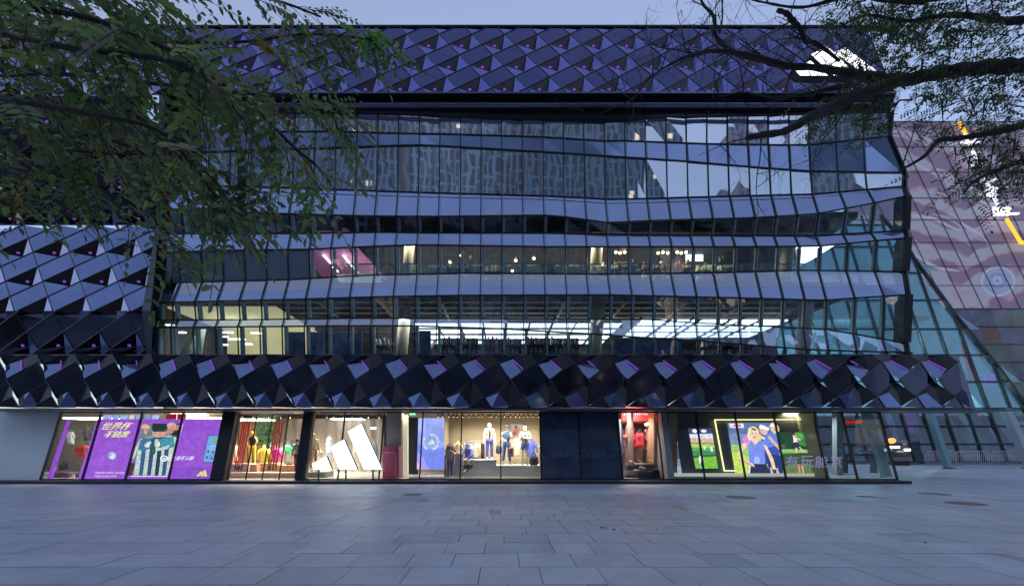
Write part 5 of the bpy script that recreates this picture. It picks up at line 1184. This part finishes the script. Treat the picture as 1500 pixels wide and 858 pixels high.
# crowd barriers, each with frame, bars and feet
def barrier(x0,x1,D,lab,dy=0):
    a=P(x0,0,D); b=P(x1,0,D+dy); a.z=b.z=0
    root=empty('crowd_barrier',tuple((a+b)/2),lab,'barrier','crowd barriers before the glass hall')
    st=mat('galvanised_steel',(.75,.68,.66),.4,.0); d=(b-a).normalized()
    m=MB(); hgt=1.12; r_=.025
    m.tube([a+Vector((0,0,.16)),a+Vector((0,0,hgt-.12)),a+d*.1+Vector((0,0,hgt)),b-d*.1+Vector((0,0,hgt)),b+Vector((0,0,hgt-.12)),b+Vector((0,0,.16)),a+Vector((0,0,.16))],r_,6); m.build('frame',st,root)
    m=MB(); n=int((b-a).length/.13)
    for k in range(1,n): p=a+(b-a)*(k/n); m.tube([p+Vector((0,0,.16)),p+Vector((0,0,hgt))],.016,5)
    p=a+Vector((0,0,hgt*.72)); m.tube([p,b+Vector((0,0,hgt*.72))],.014,5)
    m.build('infill_bar',st,root)
    for e in (.12,.88):
        m=MB(); p=a+(b-a)*e; m.tube([p+Vector((0,-.32,0)),p+Vector((0,-.28,.05)),p+Vector((0,0,.16)),p+Vector((0,.28,.05)),p+Vector((0,.32,0))],.018,5); m.build('foot',st,root)
barrier(1357,1400,30.5,'leftmost steel crowd barrier, crossed by the teal post'); barrier(1401,1449,30.4,'steel crowd barrier in the middle of the row'); barrier(1453,1497,30.2,'steel crowd barrier towards the right edge, behind the broad post'); barrier(1499,1545,30.1,'steel crowd barrier cut off by the right edge')
# far mural block
mur=empty('mural_block',(40,44,0),'tall block with a faded violet mural and a ring motif, far right','building')
MD=46.0
m=MB(); x0=P(1240,0,MD).x; x1=P(1640,0,MD).x; z1=P(0,178,MD).z; zs=P(0,452,MD).z
m.poly([(x0,MD,zs),(x1,MD,zs),(x1,MD,z1),(x0,MD,z1)]); m.poly([(x0,MD,z1),(x1,MD,z1),(x1,MD+15,z1),(x0,MD+15,z1)])
mm=bpy.data.materials.new('mural_glow_print'); mm.use_nodes=True; nt=mm.node_tree; b=nt.nodes['Principled BSDF']; b.inputs['Roughness'].default_value=.35; b.inputs['Emission Strength'].default_value=.32  # dim glow added to brighten the printed mural
tc=nt.nodes.new('ShaderNodeTexCoord'); wv=nt.nodes.new('ShaderNodeTexWave'); wv.wave_type='RINGS'; wv.inputs['Scale'].default_value=.10; wv.inputs['Distortion'].default_value=16; wv.inputs['Detail'].default_value=5; wv.inputs['Detail Scale'].default_value=.8
cr=nt.nodes.new('ShaderNodeValToRGB'); cr.color_ramp.elements[0].color=(.20,.15,.25,1); cr.color_ramp.elements[1].color=(.35,.33,.46,1); cr.color_ramp.elements[0].position=.35; e=cr.color_ramp.elements.new(.6); e.color=(.42,.26,.34,1); e=cr.color_ramp.elements.new(.85); e.color=(.32,.38,.48,1)
nt.links.new(tc.outputs['Object'],wv.inputs['Vector']); nt.links.new(wv.outputs['Fac'],cr.inputs[0]); nt.links.new(cr.outputs[0],b.inputs['Base Color']); nt.links.new(cr.outputs[0],b.inputs['Emission Color'])
mo=m.build('mural_wall',mm,mur)
# swirls and ring of the mural (flat print with added glow, 20 mm boards)
def mpix(x,y,off): return P(x,y,MD-off)
m=MB(); c1=(.30,.34,.52); c2=(.20,.27,.52); c3=(.42,.47,.66)
def ring(cx,cy,r0,r1,col,off,sx=.8,n=36):
    for i in range(n):
        a0=2*math.pi*i/n; a1=2*math.pi*(i+1)/n
        m.poly([mpix(cx+sx*r0*math.cos(a0),cy+r0*math.sin(a0),off),mpix(cx+sx*r1*math.cos(a0),cy+r1*math.sin(a0),off),mpix(cx+sx*r1*math.cos(a1),cy+r1*math.sin(a1),off),mpix(cx+sx*r0*math.cos(a1),cy+r0*math.sin(a1),off)],0,col)
ring(1462,412,0,23,c1,.02,1.15); ring(1462,412,19,22,c3,.03,1.15); ring(1461,411,9,14,c2,.03,1.1); ring(1461,411,12.5,13.5,c3,.04,1.1); ring(1461,411,3,6,c3,.03,1.1); ring(1461,411,0,2.5,c2,.04,1.1)
mp_=mat('mural_motif_glow',vcol=True,rough=.4); nq=mp_.node_tree; bq=nq.nodes['Principled BSDF']; bq.inputs['Emission Strength'].default_value=.32  # glow added here too so the motif does not look dark
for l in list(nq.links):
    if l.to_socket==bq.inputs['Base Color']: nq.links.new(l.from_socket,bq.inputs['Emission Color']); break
m.build('mural_ring',mp_,mo)
r=random.Random(21)
for k in range(9):
    m=MB()
    x=r.uniform(1310,1420); y=r.uniform(230,400); pts=[]
    dx_=r.uniform(.6,1.3); cur=r.uniform(-.02,.03)
    top=[];bot=[]
    for s_ in range(12):
        w_=2.2*math.sin(math.pi*(s_+.5)/12)*r.uniform(.8,1.1)+.5
        top.append((x,y-w_)); bot.append((x,y+w_)); x+=7*dx_; y+=3+cur*s_*10+2*math.sin(s_*.7+k)
    for i in range(11): m.poly([mpix(*top[i],.012+.002*k),mpix(*bot[i],.012+.002*k),mpix(*bot[i+1],.012+.002*k),mpix(*top[i+1],.012+.002*k)],0,(.46,.44,.56) if k%2 else (.33,.34,.46))
    m.build('mural_swirl',MATS['mural_motif_glow'],mo)
m=MB()
for y in (178,215,252,290,322,355,390,418,452): m.bar(P(1240,y,MD-.06),P(1640,y,MD-.06),.05,.05)
for k in range(-8,14):
    x=1300+k*27; m.bar(P(x-72,178,MD-.06),P(x+60,452,MD-.06),.05,.05)
m.build('panel_joint',mat('mural_joint',(.06,.06,.09),.5),mo)
m=MB(); r=random.Random(3)
za,zb_=0,zs
for i in range(18):
    for j in range(9):
        y0=452+j*26; y1=y0+26; xo=(y0-452)*.35
        xx0=1290+i*27+xo; q=[P(xx0+9,y1,MD),P(xx0+36,y1,MD),P(xx0+27,y0,MD),P(xx0,y0,MD)]
        c=r.choice(((.22,.26,.34),(.22,.20,.28),(.25,.10,.12),(.30,.32,.38),(.14,.22,.28)))
        m.poly(q,0,[v*r.uniform(.7,1.2) for v in c])
m.build('lower_panel',mat('lower_panel_gloss',vcol=True,rough=.25,noise=.6,nscale=.5),mur)
m=MB()
for j in range(8): m.bar(P(1290,452+j*26,MD-.05),P(1640,452+j*26,MD-.05),.06,.05)
m.build('lower_joint',MATS['mural_joint'],mur)
o_l=mat('amber_light_bar',(.9,.5,.05),.5,emit=(1,.50,.03),es=1.1); w_l=mat('white_light_mark',(.9,.9,.9),.5,emit=(.95,.95,1),es=1.0)
sg=empty('light_frame_sign',P(1440,320,MD),'amber diagonal light bars with white marks on the mural block','sign')
m=MB(); m.bar(P(1404,178,MD-.5),P(1416,198,MD-.5),.2,.2); m.build('amber_bar',[o_l],sg)
m=MB(); m.bar(P(1474,320,MD-.5),P(1495,355,MD-.5),.2,.2); m.bar(P(1495,355,MD-.5),P(1520,357,MD-.5),.22,.3)
m.build('amber_bar',[o_l],sg)
m=MB()
for a,b in (((1412,197),(1436,243)),((1408,209),(1434,209)),((1424,241),(1438,241)),((1420,214),(1429,203)),((1440,258),(1462,300)),((1448,268),(1458,262)),((1450,282),(1460,276))): m.bar(P(*a,MD-.6),P(*b,MD-.6),.15,.2)
for k in range(24):
    a0=2*math.pi*k/24;a1=2*math.pi*(k+1)/24; m.bar(P(1453+8*math.cos(a0),281+6*math.sin(a0),MD-.6),P(1453+8*math.cos(a1),281+6*math.sin(a1),MD-.6),.2,.2)
for x in (1456,1462,1468,1475): m.bar(P(x,303,MD-.6),P(x+2,316,MD-.6),.2,.2)
m.bar(P(1455,306,MD-.6),P(1480,306,MD-.6),.18,.2); m.bar(P(1454,314,MD-.6),P(1492,313,MD-.6),.18,.2)
m.build('white_mark',w_l,sg)
# ---------------------------------------------------------------- trees
def leaf_mat(name, rough=.45):
    m=bpy.data.materials.new(name); m.use_nodes=True; nt=m.node_tree; b=nt.nodes['Principled BSDF']; b.inputs['Roughness'].default_value=rough
    a=nt.nodes.new('ShaderNodeVertexColor'); a.layer_name='Col'; nt.links.new(a.outputs[0],b.inputs['Base Color'])
    t=nt.nodes.new('ShaderNodeBsdfTranslucent'); nt.links.new(a.outputs[0],t.inputs[0]); mx=nt.nodes.new('ShaderNodeMixShader'); mx.inputs[0].default_value=.6
    nt.links.new(b.outputs[0],mx.inputs[1]); nt.links.new(t.outputs[0],mx.inputs[2]); nt.links.new(mx.outputs[0],nt.nodes['Material Output'].inputs[0]); return m
leafm=leaf_mat('leaf_green'); bark=mat('bark',(.045,.038,.035),.85,noise=.4,nscale=12,bump=.6,bscale=30)
def leaflet(m, p, d, up, ln, wd, col):
    s=d.cross(up)
    if s.length<1e-4: return
    s.normalize(); n=s.cross(d)*.12*ln
    a=p; t=p+d*ln; l=p+d*ln*.42-s*wd/2+n; l2=p+d*ln*.78-s*wd*.36+n*.8; r=p+d*ln*.42+s*wd/2+n; r2=p+d*ln*.78+s*wd*.36+n*.8
    m.poly([a,l,l2,t],0,col); m.poly([a,t,r2,r],0,col)
def compound(m, stem, p, d, r, size, col, pairs=6):
    """a pinnate leaf: curved stalk with paired leaflets and one at the tip"""
    d=d.normalized(); up=Vector((r.uniform(-.4,.4),r.uniform(-.5,.5),1)).normalized(); side=d.cross(up).normalized()
    L_=size; prev=p; q=p
    for k in range(pairs+1):
        f=(k+1)/(pairs+1); q=prev+(d*L_/(pairs+1))+Vector((0,0,-.012*size*k)); 
        ll=size*.21*(1-.25*abs(f-.5)); ww=ll*.5; c=[v*r.uniform(.8,1.2) for v in col]
        if k<pairs:
            for e in (-1,1): leaflet(m,q,(side*e+d*.35+Vector((0,0,-.25+r.uniform(-.2,.2)))).normalized(),up,ll,ww,c)
        else: leaflet(m,q,(d+Vector((0,0,-.3))).normalized(),up,ll*1.1,ww,c)
        prev=q
    stem.tube([p,p+(q-p)*.5+Vector((0,0,.01)),q],size*.006,3,0)
def smooth(pts,rad,n=4):
    out=[];ro=[]
    for i in range(len(pts)-1):
        p0=pts[max(i-1,0)];p1=pts[i];p2=pts[i+1];p3=pts[min(i+2,len(pts)-1)]
        for k in range(n):
            t=k/n; out.append(.5*((2*p1)+(p2-p0)*t+(2*p0-5*p1+4*p2-p3)*t*t+(3*p1-p0-3*p2+p3)*t**3)); ro.append(rad[i]*(1-t)+rad[i+1]*t)
    out.append(pts[-1]);ro.append(rad[-1]); return out,ro
# left foreground tree ------------------------------------------------
lt_root=empty('locust_tree',(-7.4,3.4,0),'leafy tree reaching in from the left with drooping pinnate leaves','tree')
r=random.Random(42)
tr=MB(); lv=MB(); st=MB()
tp=[Vector((-7.4,3.4,0)),Vector((-7.3,3.4,1.8)),Vector((-7.0,3.5,3.4)),Vector((-6.6,3.6,4.6)),Vector((-6.0,3.7,5.6))]
a_,b_=smooth(tp,[.24,.18,.15,.12,.09]); tr.tube(a_,b_,12)
hub=tp[3]
LB=[
 [(-60,20,4.8),(60,45,4.4),(200,60,4.1),(350,62,4.2),(450,50,4.3),(545,58,4.4)],
 [(-60,90,4.2),(60,105,3.8),(180,118,3.5),(300,130,3.5),(420,140,3.6),(485,150,3.6)],
 [(-60,180,4.0),(30,190,3.7),(140,200,3.4),(230,235,3.3),(315,300,3.4)],
 [(-60,240,3.6),(40,250,3.3),(140,270,3.1),(215,315,3.1),(248,350,3.1)],
 [(-60,40,3.2),(100,70,2.8),(250,90,2.6),(350,140,2.6),(430,215,2.6),(462,240,2.6)],
 [(-80,-20,4.2),(120,-25,4.0),(300,-15,4.0),(400,0,4.1),(470,25,4.2)],
 [(-60,130,2.8),(40,150,2.5),(150,170,2.4),(230,190,2.4),(280,240,2.5)],
 [(-60,300,3.9),(10,300,3.6),(80,310,3.4),(150,330,3.3)],
 [(-60,10,2.9),(100,20,2.8),(220,60,2.7),(300,110,2.7),(370,190,2.7)],
]
for k in range(9):
    x=r.uniform(-40,160); y=r.uniform(-30,250); D=r.uniform(3.0,5.2)
    LB.append([(x-60,y-10,D+.3),(x,y,D),(x+70,y+r.uniform(-5,20),D-.1),(x+130,y+r.uniform(5,60),D-.1)])
G_=[(.17,.26,.09),(.20,.31,.09),(.13,.20,.09),(.28,.38,.12),(.27,.30,.18)]
for bi,B_ in enumerate(LB):
    pts=[P(*q) for q in B_]; 
    if bi<9: pts=[hub+(pts[0]-hub)*.0, hub+(pts[0]-hub)*.5+Vector((0,0,.25))]+pts
    rad=[.020*(1-i/(len(pts)+.5))+.004 for i in range(len(pts))]
    if bi>=9: rad=[v*.4 for v in rad]
    c,rd=smooth(pts,rad,5); tr.tube(c,rd,6)
    tot=len(c)
    for i in range(6 if bi<9 else 1, tot):
        # a twig
        p=c[i]; base=(c[i]-c[i-1]).normalized()
        for rep in range(2 if bi<9 else 2):
            if r.random()<(.55 if (bi in (2,3,6) and i>tot*.6) or CX+p.x/p.y*F>600 else .42): continue
            dirn=(base*r.uniform(.3,1.0)+Vector((r.uniform(-.5,.8),r.uniform(-.7,.7),r.uniform(-.9,.15)))).normalized()
            tl=r.uniform(.16,.42)*(1 if bi<9 else .8)
            if bi in (0,5) : tl*=.7
            tw=[p,p+dirn*tl*.5+Vector((0,0,.01)),p+dirn*tl+Vector((0,0,-.08*tl))]
            st.tube(tw,[.004,.003,.0015],4)
            nl=2 if tl<.25 else 3
            for k in range(nl):
                f=(k+1)/nl; q=tw[0]+(tw[2]-tw[0])*f
                dd=(dirn*.5+Vector((r.uniform(-.5,.9),r.uniform(-.6,.6),r.uniform(-1.0,.1)))).normalized()
                qx=CX+q.x/q.y*F; qy=HY-(q.z-H)/q.y*F
                if qy>(305 if qx<170 else 365) or (qx>368 and qy>270) or (qx>470 and qy>245) or (qx>515 and qy>120) or (qx<235 and 190<qy and r.random()<.25): continue
                g=r.choice(G_); u=r.random()
                if u<.025: g=(.35,.20,.015)
                elif u<.05: g=(.14,.15,.02)
                compound(lv,st,q,dd,r,r.uniform(.26,.42),g,r.choice((4,5,5)))
# the bright young leaves at the outer tip
for k in range(16):
    p=P(530+r.uniform(-14,14),50+r.uniform(-6,8),4.4); compound(lv,st,p,Vector((r.uniform(.1,.9),r.uniform(-.4,.4),r.uniform(-1,-.1))),r,r.uniform(.17,.25),(.22,.62,.05),6)
tr.build('trunk',bark,lt_root); ob=lv.build('crown',leafm,lt_root); st.build('twigs',bark,lt_root)
# right foreground tree -----------------------------------------------
rt_root=empty('dark_tree',(12.2,6.2,0),'dark gnarled tree reaching in from the right with bare twigs and small leaves','tree')
r=random.Random(17); tr=MB(); lv=MB(); st=MB()
tp=[Vector((12.2,6.2,0)),Vector((12.0,6.2,2)),Vector((11.2,6.2,4.2)),Vector((9.6,6.2,5.9)),Vector((8.2,6.2,6.8))]
a_,b_=smooth(tp,[.32,.26,.22,.17,.12]); tr.tube(a_,b_,12)
W=[
 ([(1580,78,6.1),(1500,95,6.2),(1440,98,6.4),(1380,104,6.6),(1320,120,6.8),(1262,114,7.0),(1200,100,7.2),(1150,96,7.3),(1108,88,7.4),(1075,76,7.5),(1052,52,7.6),(1042,28,7.7),(1028,0,7.8),(1018,-30,7.9)],[.10,.095,.09,.09,.085,.065,.05,.045,.042,.04,.035,.028,.022,.02]),
 ([(1380,106,6.6),(1310,122,6.5),(1262,138,6.4),(1225,152,6.3),(1190,172,6.2),(1150,190,6.2),(1120,198,6.2),(1093,202,6.2)],[.08,.08,.075,.065,.06,.05,.045,.036]),
 ([(1580,160,6.0),(1500,182,6.0),(1450,196,6.1),(1400,202,6.2),(1375,208,6.2),(1355,228,6.2),(1330,246,6.3),(1316,250,6.3)],[.06,.05,.04,.035,.03,.025,.016,.01]),
 ([(1138,15,7.0),(1152,20,7.0),(1164,30,7.05),(1172,42,7.1),(1182,58,7.2),(1195,66,7.3),(1230,90,7.3)],[.03,.035,.04,.035,.03,.025,.02]),
 ([(1150,96,7.3),(1110,84,7.2),(1070,76,7.1),(1035,78,7.1),(1005,86,7.0),(975,98,7.0),(950,116,7.0),(932,140,6.9),(918,166,6.9)],[.04,.035,.032,.028,.022,.016,.012,.009,.005]),
 ([(1250,125,6.8),(1215,130,6.8),(1180,140,6.8),(1130,142,6.8),(1090,136,6.8),(1055,142,6.8)],[.04,.035,.025,.016,.010,.006]),
 ([(1560,20,6.5),(1480,30,6.6),(1400,20,6.8),(1330,30,7),(1270,22,7.1),(1230,40,7.2)],[.06,.05,.04,.03,.02,.012]),
 ([(1560,-20,6.5),(1440,-10,6.6),(1330,5,6.8),(1250,-5,7),(1180,8,7.1),(1120,2,7.2),(1090,-4,7.2)],[.05,.045,.04,.03,.02,.014,.01]),
 ([(1560,230,6.0),(1490,240,6.1),(1460,250,6.2),(1430,268,6.2),(1410,285,6.2)],[.05,.04,.03,.018,.01]),
 ([(1060,-30,7.6),(1058,0,7.6),(1056,30,7.6),(1054,50,7.6)],[.016,.015,.013,.012]),
]
curves=[]
for k,(q,rad) in enumerate(W):
    pts=[P(*v) for v in q]
    if q[0][0]>=1560: pts=[tp[3]+Vector((0,0,-.2 if q[0][1]<200 else -1.0)),tp[4]+(pts[0]-tp[4])*.4]+pts; rad=[.13 if rad[0]>.1 else rad[0]*1.3]*2+rad
    pts2=[p+Vector((r.uniform(-.03,.03),r.uniform(-.03,.03),r.uniform(-.03,.03))) if 1<i<len(pts)-1 else p for i,p in enumerate(pts)]
    c,rd=smooth(pts2,rad,6); rd=[v*(1+.12*math.sin(i*1.9+k)+r.uniform(-.06,.06)) for i,v in enumerate(rd)]
    tr.tube(c,rd,8); curves.append((c,rd))
def twig(p,d,ln,rad,depth):
    pts=[p]; dd=d.normalized(); n=6
    bend=Vector((r.uniform(-.3,.3),r.uniform(-.2,.2),r.uniform(-.25,.25)))
    for i in range(n):
        dd=(dd+bend*.35+Vector((r.uniform(-.2,.2),r.uniform(-.2,.2),r.uniform(-.2,.2)))).normalized(); pts.append(pts[-1]+dd*ln/n)
    st.tube(pts,[rad*(1-.75*i/n) for i in range(n+1)],4)
    if depth>0:
        for i in range(1,n+1):
            if r.random()<.6:
                sd=Vector((r.uniform(-1,1),r.uniform(-.6,.6),r.uniform(-1,1))).normalized(); twig(pts[i],(dd*.6+sd*.8),ln*r.uniform(.35,.65),rad*.5,depth-1)
    return pts
# bare twigs on the left half of this tree
for ci,(c,rd) in enumerate(curves):
    for i in range(3,len(c)):
        px=CX+c[i].x/c[i].y*F
        if px<1330 and r.random()<(.36 if ci in(0,1,4,5,3,2) else .28):
            d=Vector((r.uniform(-1,.3),r.uniform(-.5,.5),r.uniform(-.9,.9))); twig(c[i],d,r.uniform(.4,1.1),.012,2)
# leaves as sprays round points of the crown
def spray(px,py,D,n,spread):
    c=P(px,py,D)
    for k in range(n):
        p=c+Vector((r.gauss(0,spread),r.gauss(0,spread*1.2),r.gauss(0,spread*.7)))
        d=Vector((r.uniform(-1,1),r.uniform(-.7,.7),r.uniform(-.9,.4)))
        g=r.choice(((.08,.13,.04),(.10,.16,.05),(.05,.08,.04),(.14,.20,.07)))
        compound(lv,st,p,d,r,r.uniform(.19,.30),g,5)
    b=c+Vector((r.uniform(-.2,.4),0,r.uniform(.0,.4)))
    st.tube([b,(b+c)/2+Vector((0,0,.04)),c],[.014,.01,.005],5)
for k in range(66):
    spray(r.uniform(1335,1500),r.uniform(-10,195),r.uniform(6.0,8.4),10,.20)
for k in range(46): spray(r.uniform(1225,1350),r.uniform(-10,78),r.uniform(6.6,8.2),8,.20)
for k in range(15): spray(r.uniform(1250,1345),r.uniform(95,185),r.uniform(6.2,7.6),6,.16)
for k in range(12): spray(r.uniform(1180,1260),r.uniform(135,195),r.uniform(6.3,7.2),5,.14)
for k in range(22): spray(r.uniform(1425,1510),r.uniform(205,295),r.uniform(6.0,7.6),9,.17)
for k in range(8): spray(r.uniform(1395,1430),r.uniform(225,270),r.uniform(6.2,7.2),4,.12)
tr.build('trunk',bark,rt_root); lv.build('crown',leafm,rt_root); st.build('twigs',bark,rt_root)
# plaza trees and towers across the square, mirrored in the glass
def plaza_tree(loc,h,label,seed):
    r=random.Random(seed); root=empty('plaza_tree',loc,label,'tree','trees across the square mirrored in the glass'); L0=Vector(loc)
    t=MB(); t.tube([L0,L0+Vector((.1,0,h*.3)),L0+Vector((-.1,.1,h*.6)),L0+Vector((.1,0,h*.85))],[.2,.16,.11,.04],8)
    cl=[]
    for k in range(26):
        a=r.random()*6.28; rr=h*.42*math.sqrt(r.random()); z=h*(.45+.5*r.random()); rr*=(1-.5*abs(z/h-.65)/.35)
        c=L0+Vector((math.cos(a)*rr,math.sin(a)*rr,z)); cl.append(c); t.tube([L0+Vector((0,0,h*.4)),(L0+Vector((0,0,h*.5))+c)/2,c],[.06,.04,.01],5)
    t.build('trunk',bark,root); m=MB()
    for c in cl:
        for k in range(110):
            p=c+Vector((r.gauss(0,h*.07),r.gauss(0,h*.07),r.gauss(0,h*.055))); a=r.random()*6.28; b=r.uniform(-1,1)
            u=Vector((math.cos(a),math.sin(a),b)).normalized()*.2; v=u.cross(Vector((r.uniform(-1,1),r.uniform(-1,1),1))).normalized()*.09; g=r.uniform(.6,1.3)
            m.poly([p-u,p-v,p+u,p+v],0,(.035*g,.06*g,.025*g))
    m.build('crown',leafm,root); return root
tl=['tree across the square behind the viewpoint, far left of its row','tree across the square, second from the left of its row','tree across the square, just left of the viewpoint','tree across the square, just right of the viewpoint','tree across the square, second from the right of its row','tree across the square, far right of its row']
for i,x in enumerate((-23,-14,-6,5,13,22)):
    plaza_tree((x,-9-(i%2)*3,0),9.5+(i*37%5)*.6,tl[i],60+i)
def tower(x,y,w_,d_,h_,label,base,seed):
    root=empty('tower_block',(x,y,0),label,'building','towers behind the viewpoint mirrored in the facade')
    m=MB(); m.box(x-w_/2,x+w_/2,y-d_/2,y+d_/2,0,h_); m.box(x-w_*.35,x+w_*.3,y-d_*.3,y+d_*.3,h_,h_+4)
    mm=bpy.data.materials.new('tower_wall'); mm.use_nodes=True; nt=mm.node_tree; b=nt.nodes['Principled BSDF']; b.inputs['Roughness'].default_value=.35; base=tuple(v*2.5 for v in base)
    tc=nt.nodes.new('ShaderNodeTexCoord'); mp=nt.nodes.new('ShaderNodeMapping'); mp.inputs['Rotation'].default_value=(R(90),0,0)
    br=nt.nodes.new('ShaderNodeTexBrick'); br.inputs['Scale'].default_value=1; br.inputs['Brick Width'].default_value=1.6; br.inputs['Row Height'].default_value=3.4; br.inputs['Mortar Size'].default_value=.35; br.offset=0
    br.inputs['Color1'].default_value=(*[v*.55 for v in base],1); br.inputs['Color2'].default_value=(*[v*.35 for v in base],1); br.inputs['Mortar'].default_value=(*base,1)
    nt.links.new(tc.outputs['Object'],mp.inputs[0]); nt.links.new(mp.outputs[0],br.inputs['Vector']); nt.links.new(br.outputs['Color'],b.inputs['Base Color'])
    m.build('wall',mm,root)
    f=MB(); n=int(w_/4)
    for k in range(n+1): xx=x-w_/2+w_*k/n; f.box(xx-.25,xx+.25,y+d_/2,y+d_/2+.5,0,h_)
    f.build('pier',mat('tower_pier',(.30,.31,.34),.6),root)
    g=MB(); r=random.Random(seed)
    for k in range(10): 
        xx=x-w_/2+r.uniform(.05,.9)*w_; z=r.uniform(.1,.9)*h_; g.box(xx,xx+1.2,y+d_/2+.02,y+d_/2+.1,z,z+1.4)
    g.build('lit_window',mat('tower_lit',(.8,.6,.4),.5,emit=(1,.8,.55),es=.8),root)
for i,(px,w_,h_,y,lab,base) in enumerate(((300,26,112,-66,'dark slab tower behind the viewpoint, leftmost',(.16,.18,.22)),(420,18,118,-74,'blue-grey tower behind the viewpoint with a low roof box',(.14,.18,.24)),(540,22,126,-70,'tallest dark tower left of the sky gap behind the viewpoint',(.13,.15,.2)),(700,28,130,-72,'broad pale-ribbed tower behind the viewpoint, in the middle',(.2,.22,.27)),(850,24,112,-64,'dark tower behind the viewpoint, right of the middle',(.10,.13,.17)),(925,8,96,-80,'narrow blue tower behind the viewpoint',(.13,.18,.25)),(1010,14,66,-76,'stepped grey tower behind the viewpoint, right side',(.17,.17,.2)),(1110,16,76,-70,'purple-grey tower behind the viewpoint near the right',(.17,.15,.2)),(1250,22,66,-66,'dark slab tower behind the viewpoint, rightmost',(.12,.14,.17)),(130,30,60,-66,'long low block behind the viewpoint at the far left',(.2,.2,.22)),(1420,34,58,-70,'long low block behind the viewpoint at the far right',(.2,.2,.22)))):
    tower((px-CX)/F*(20.9*2-y-0),y,w_,14,h_,lab,base,i)
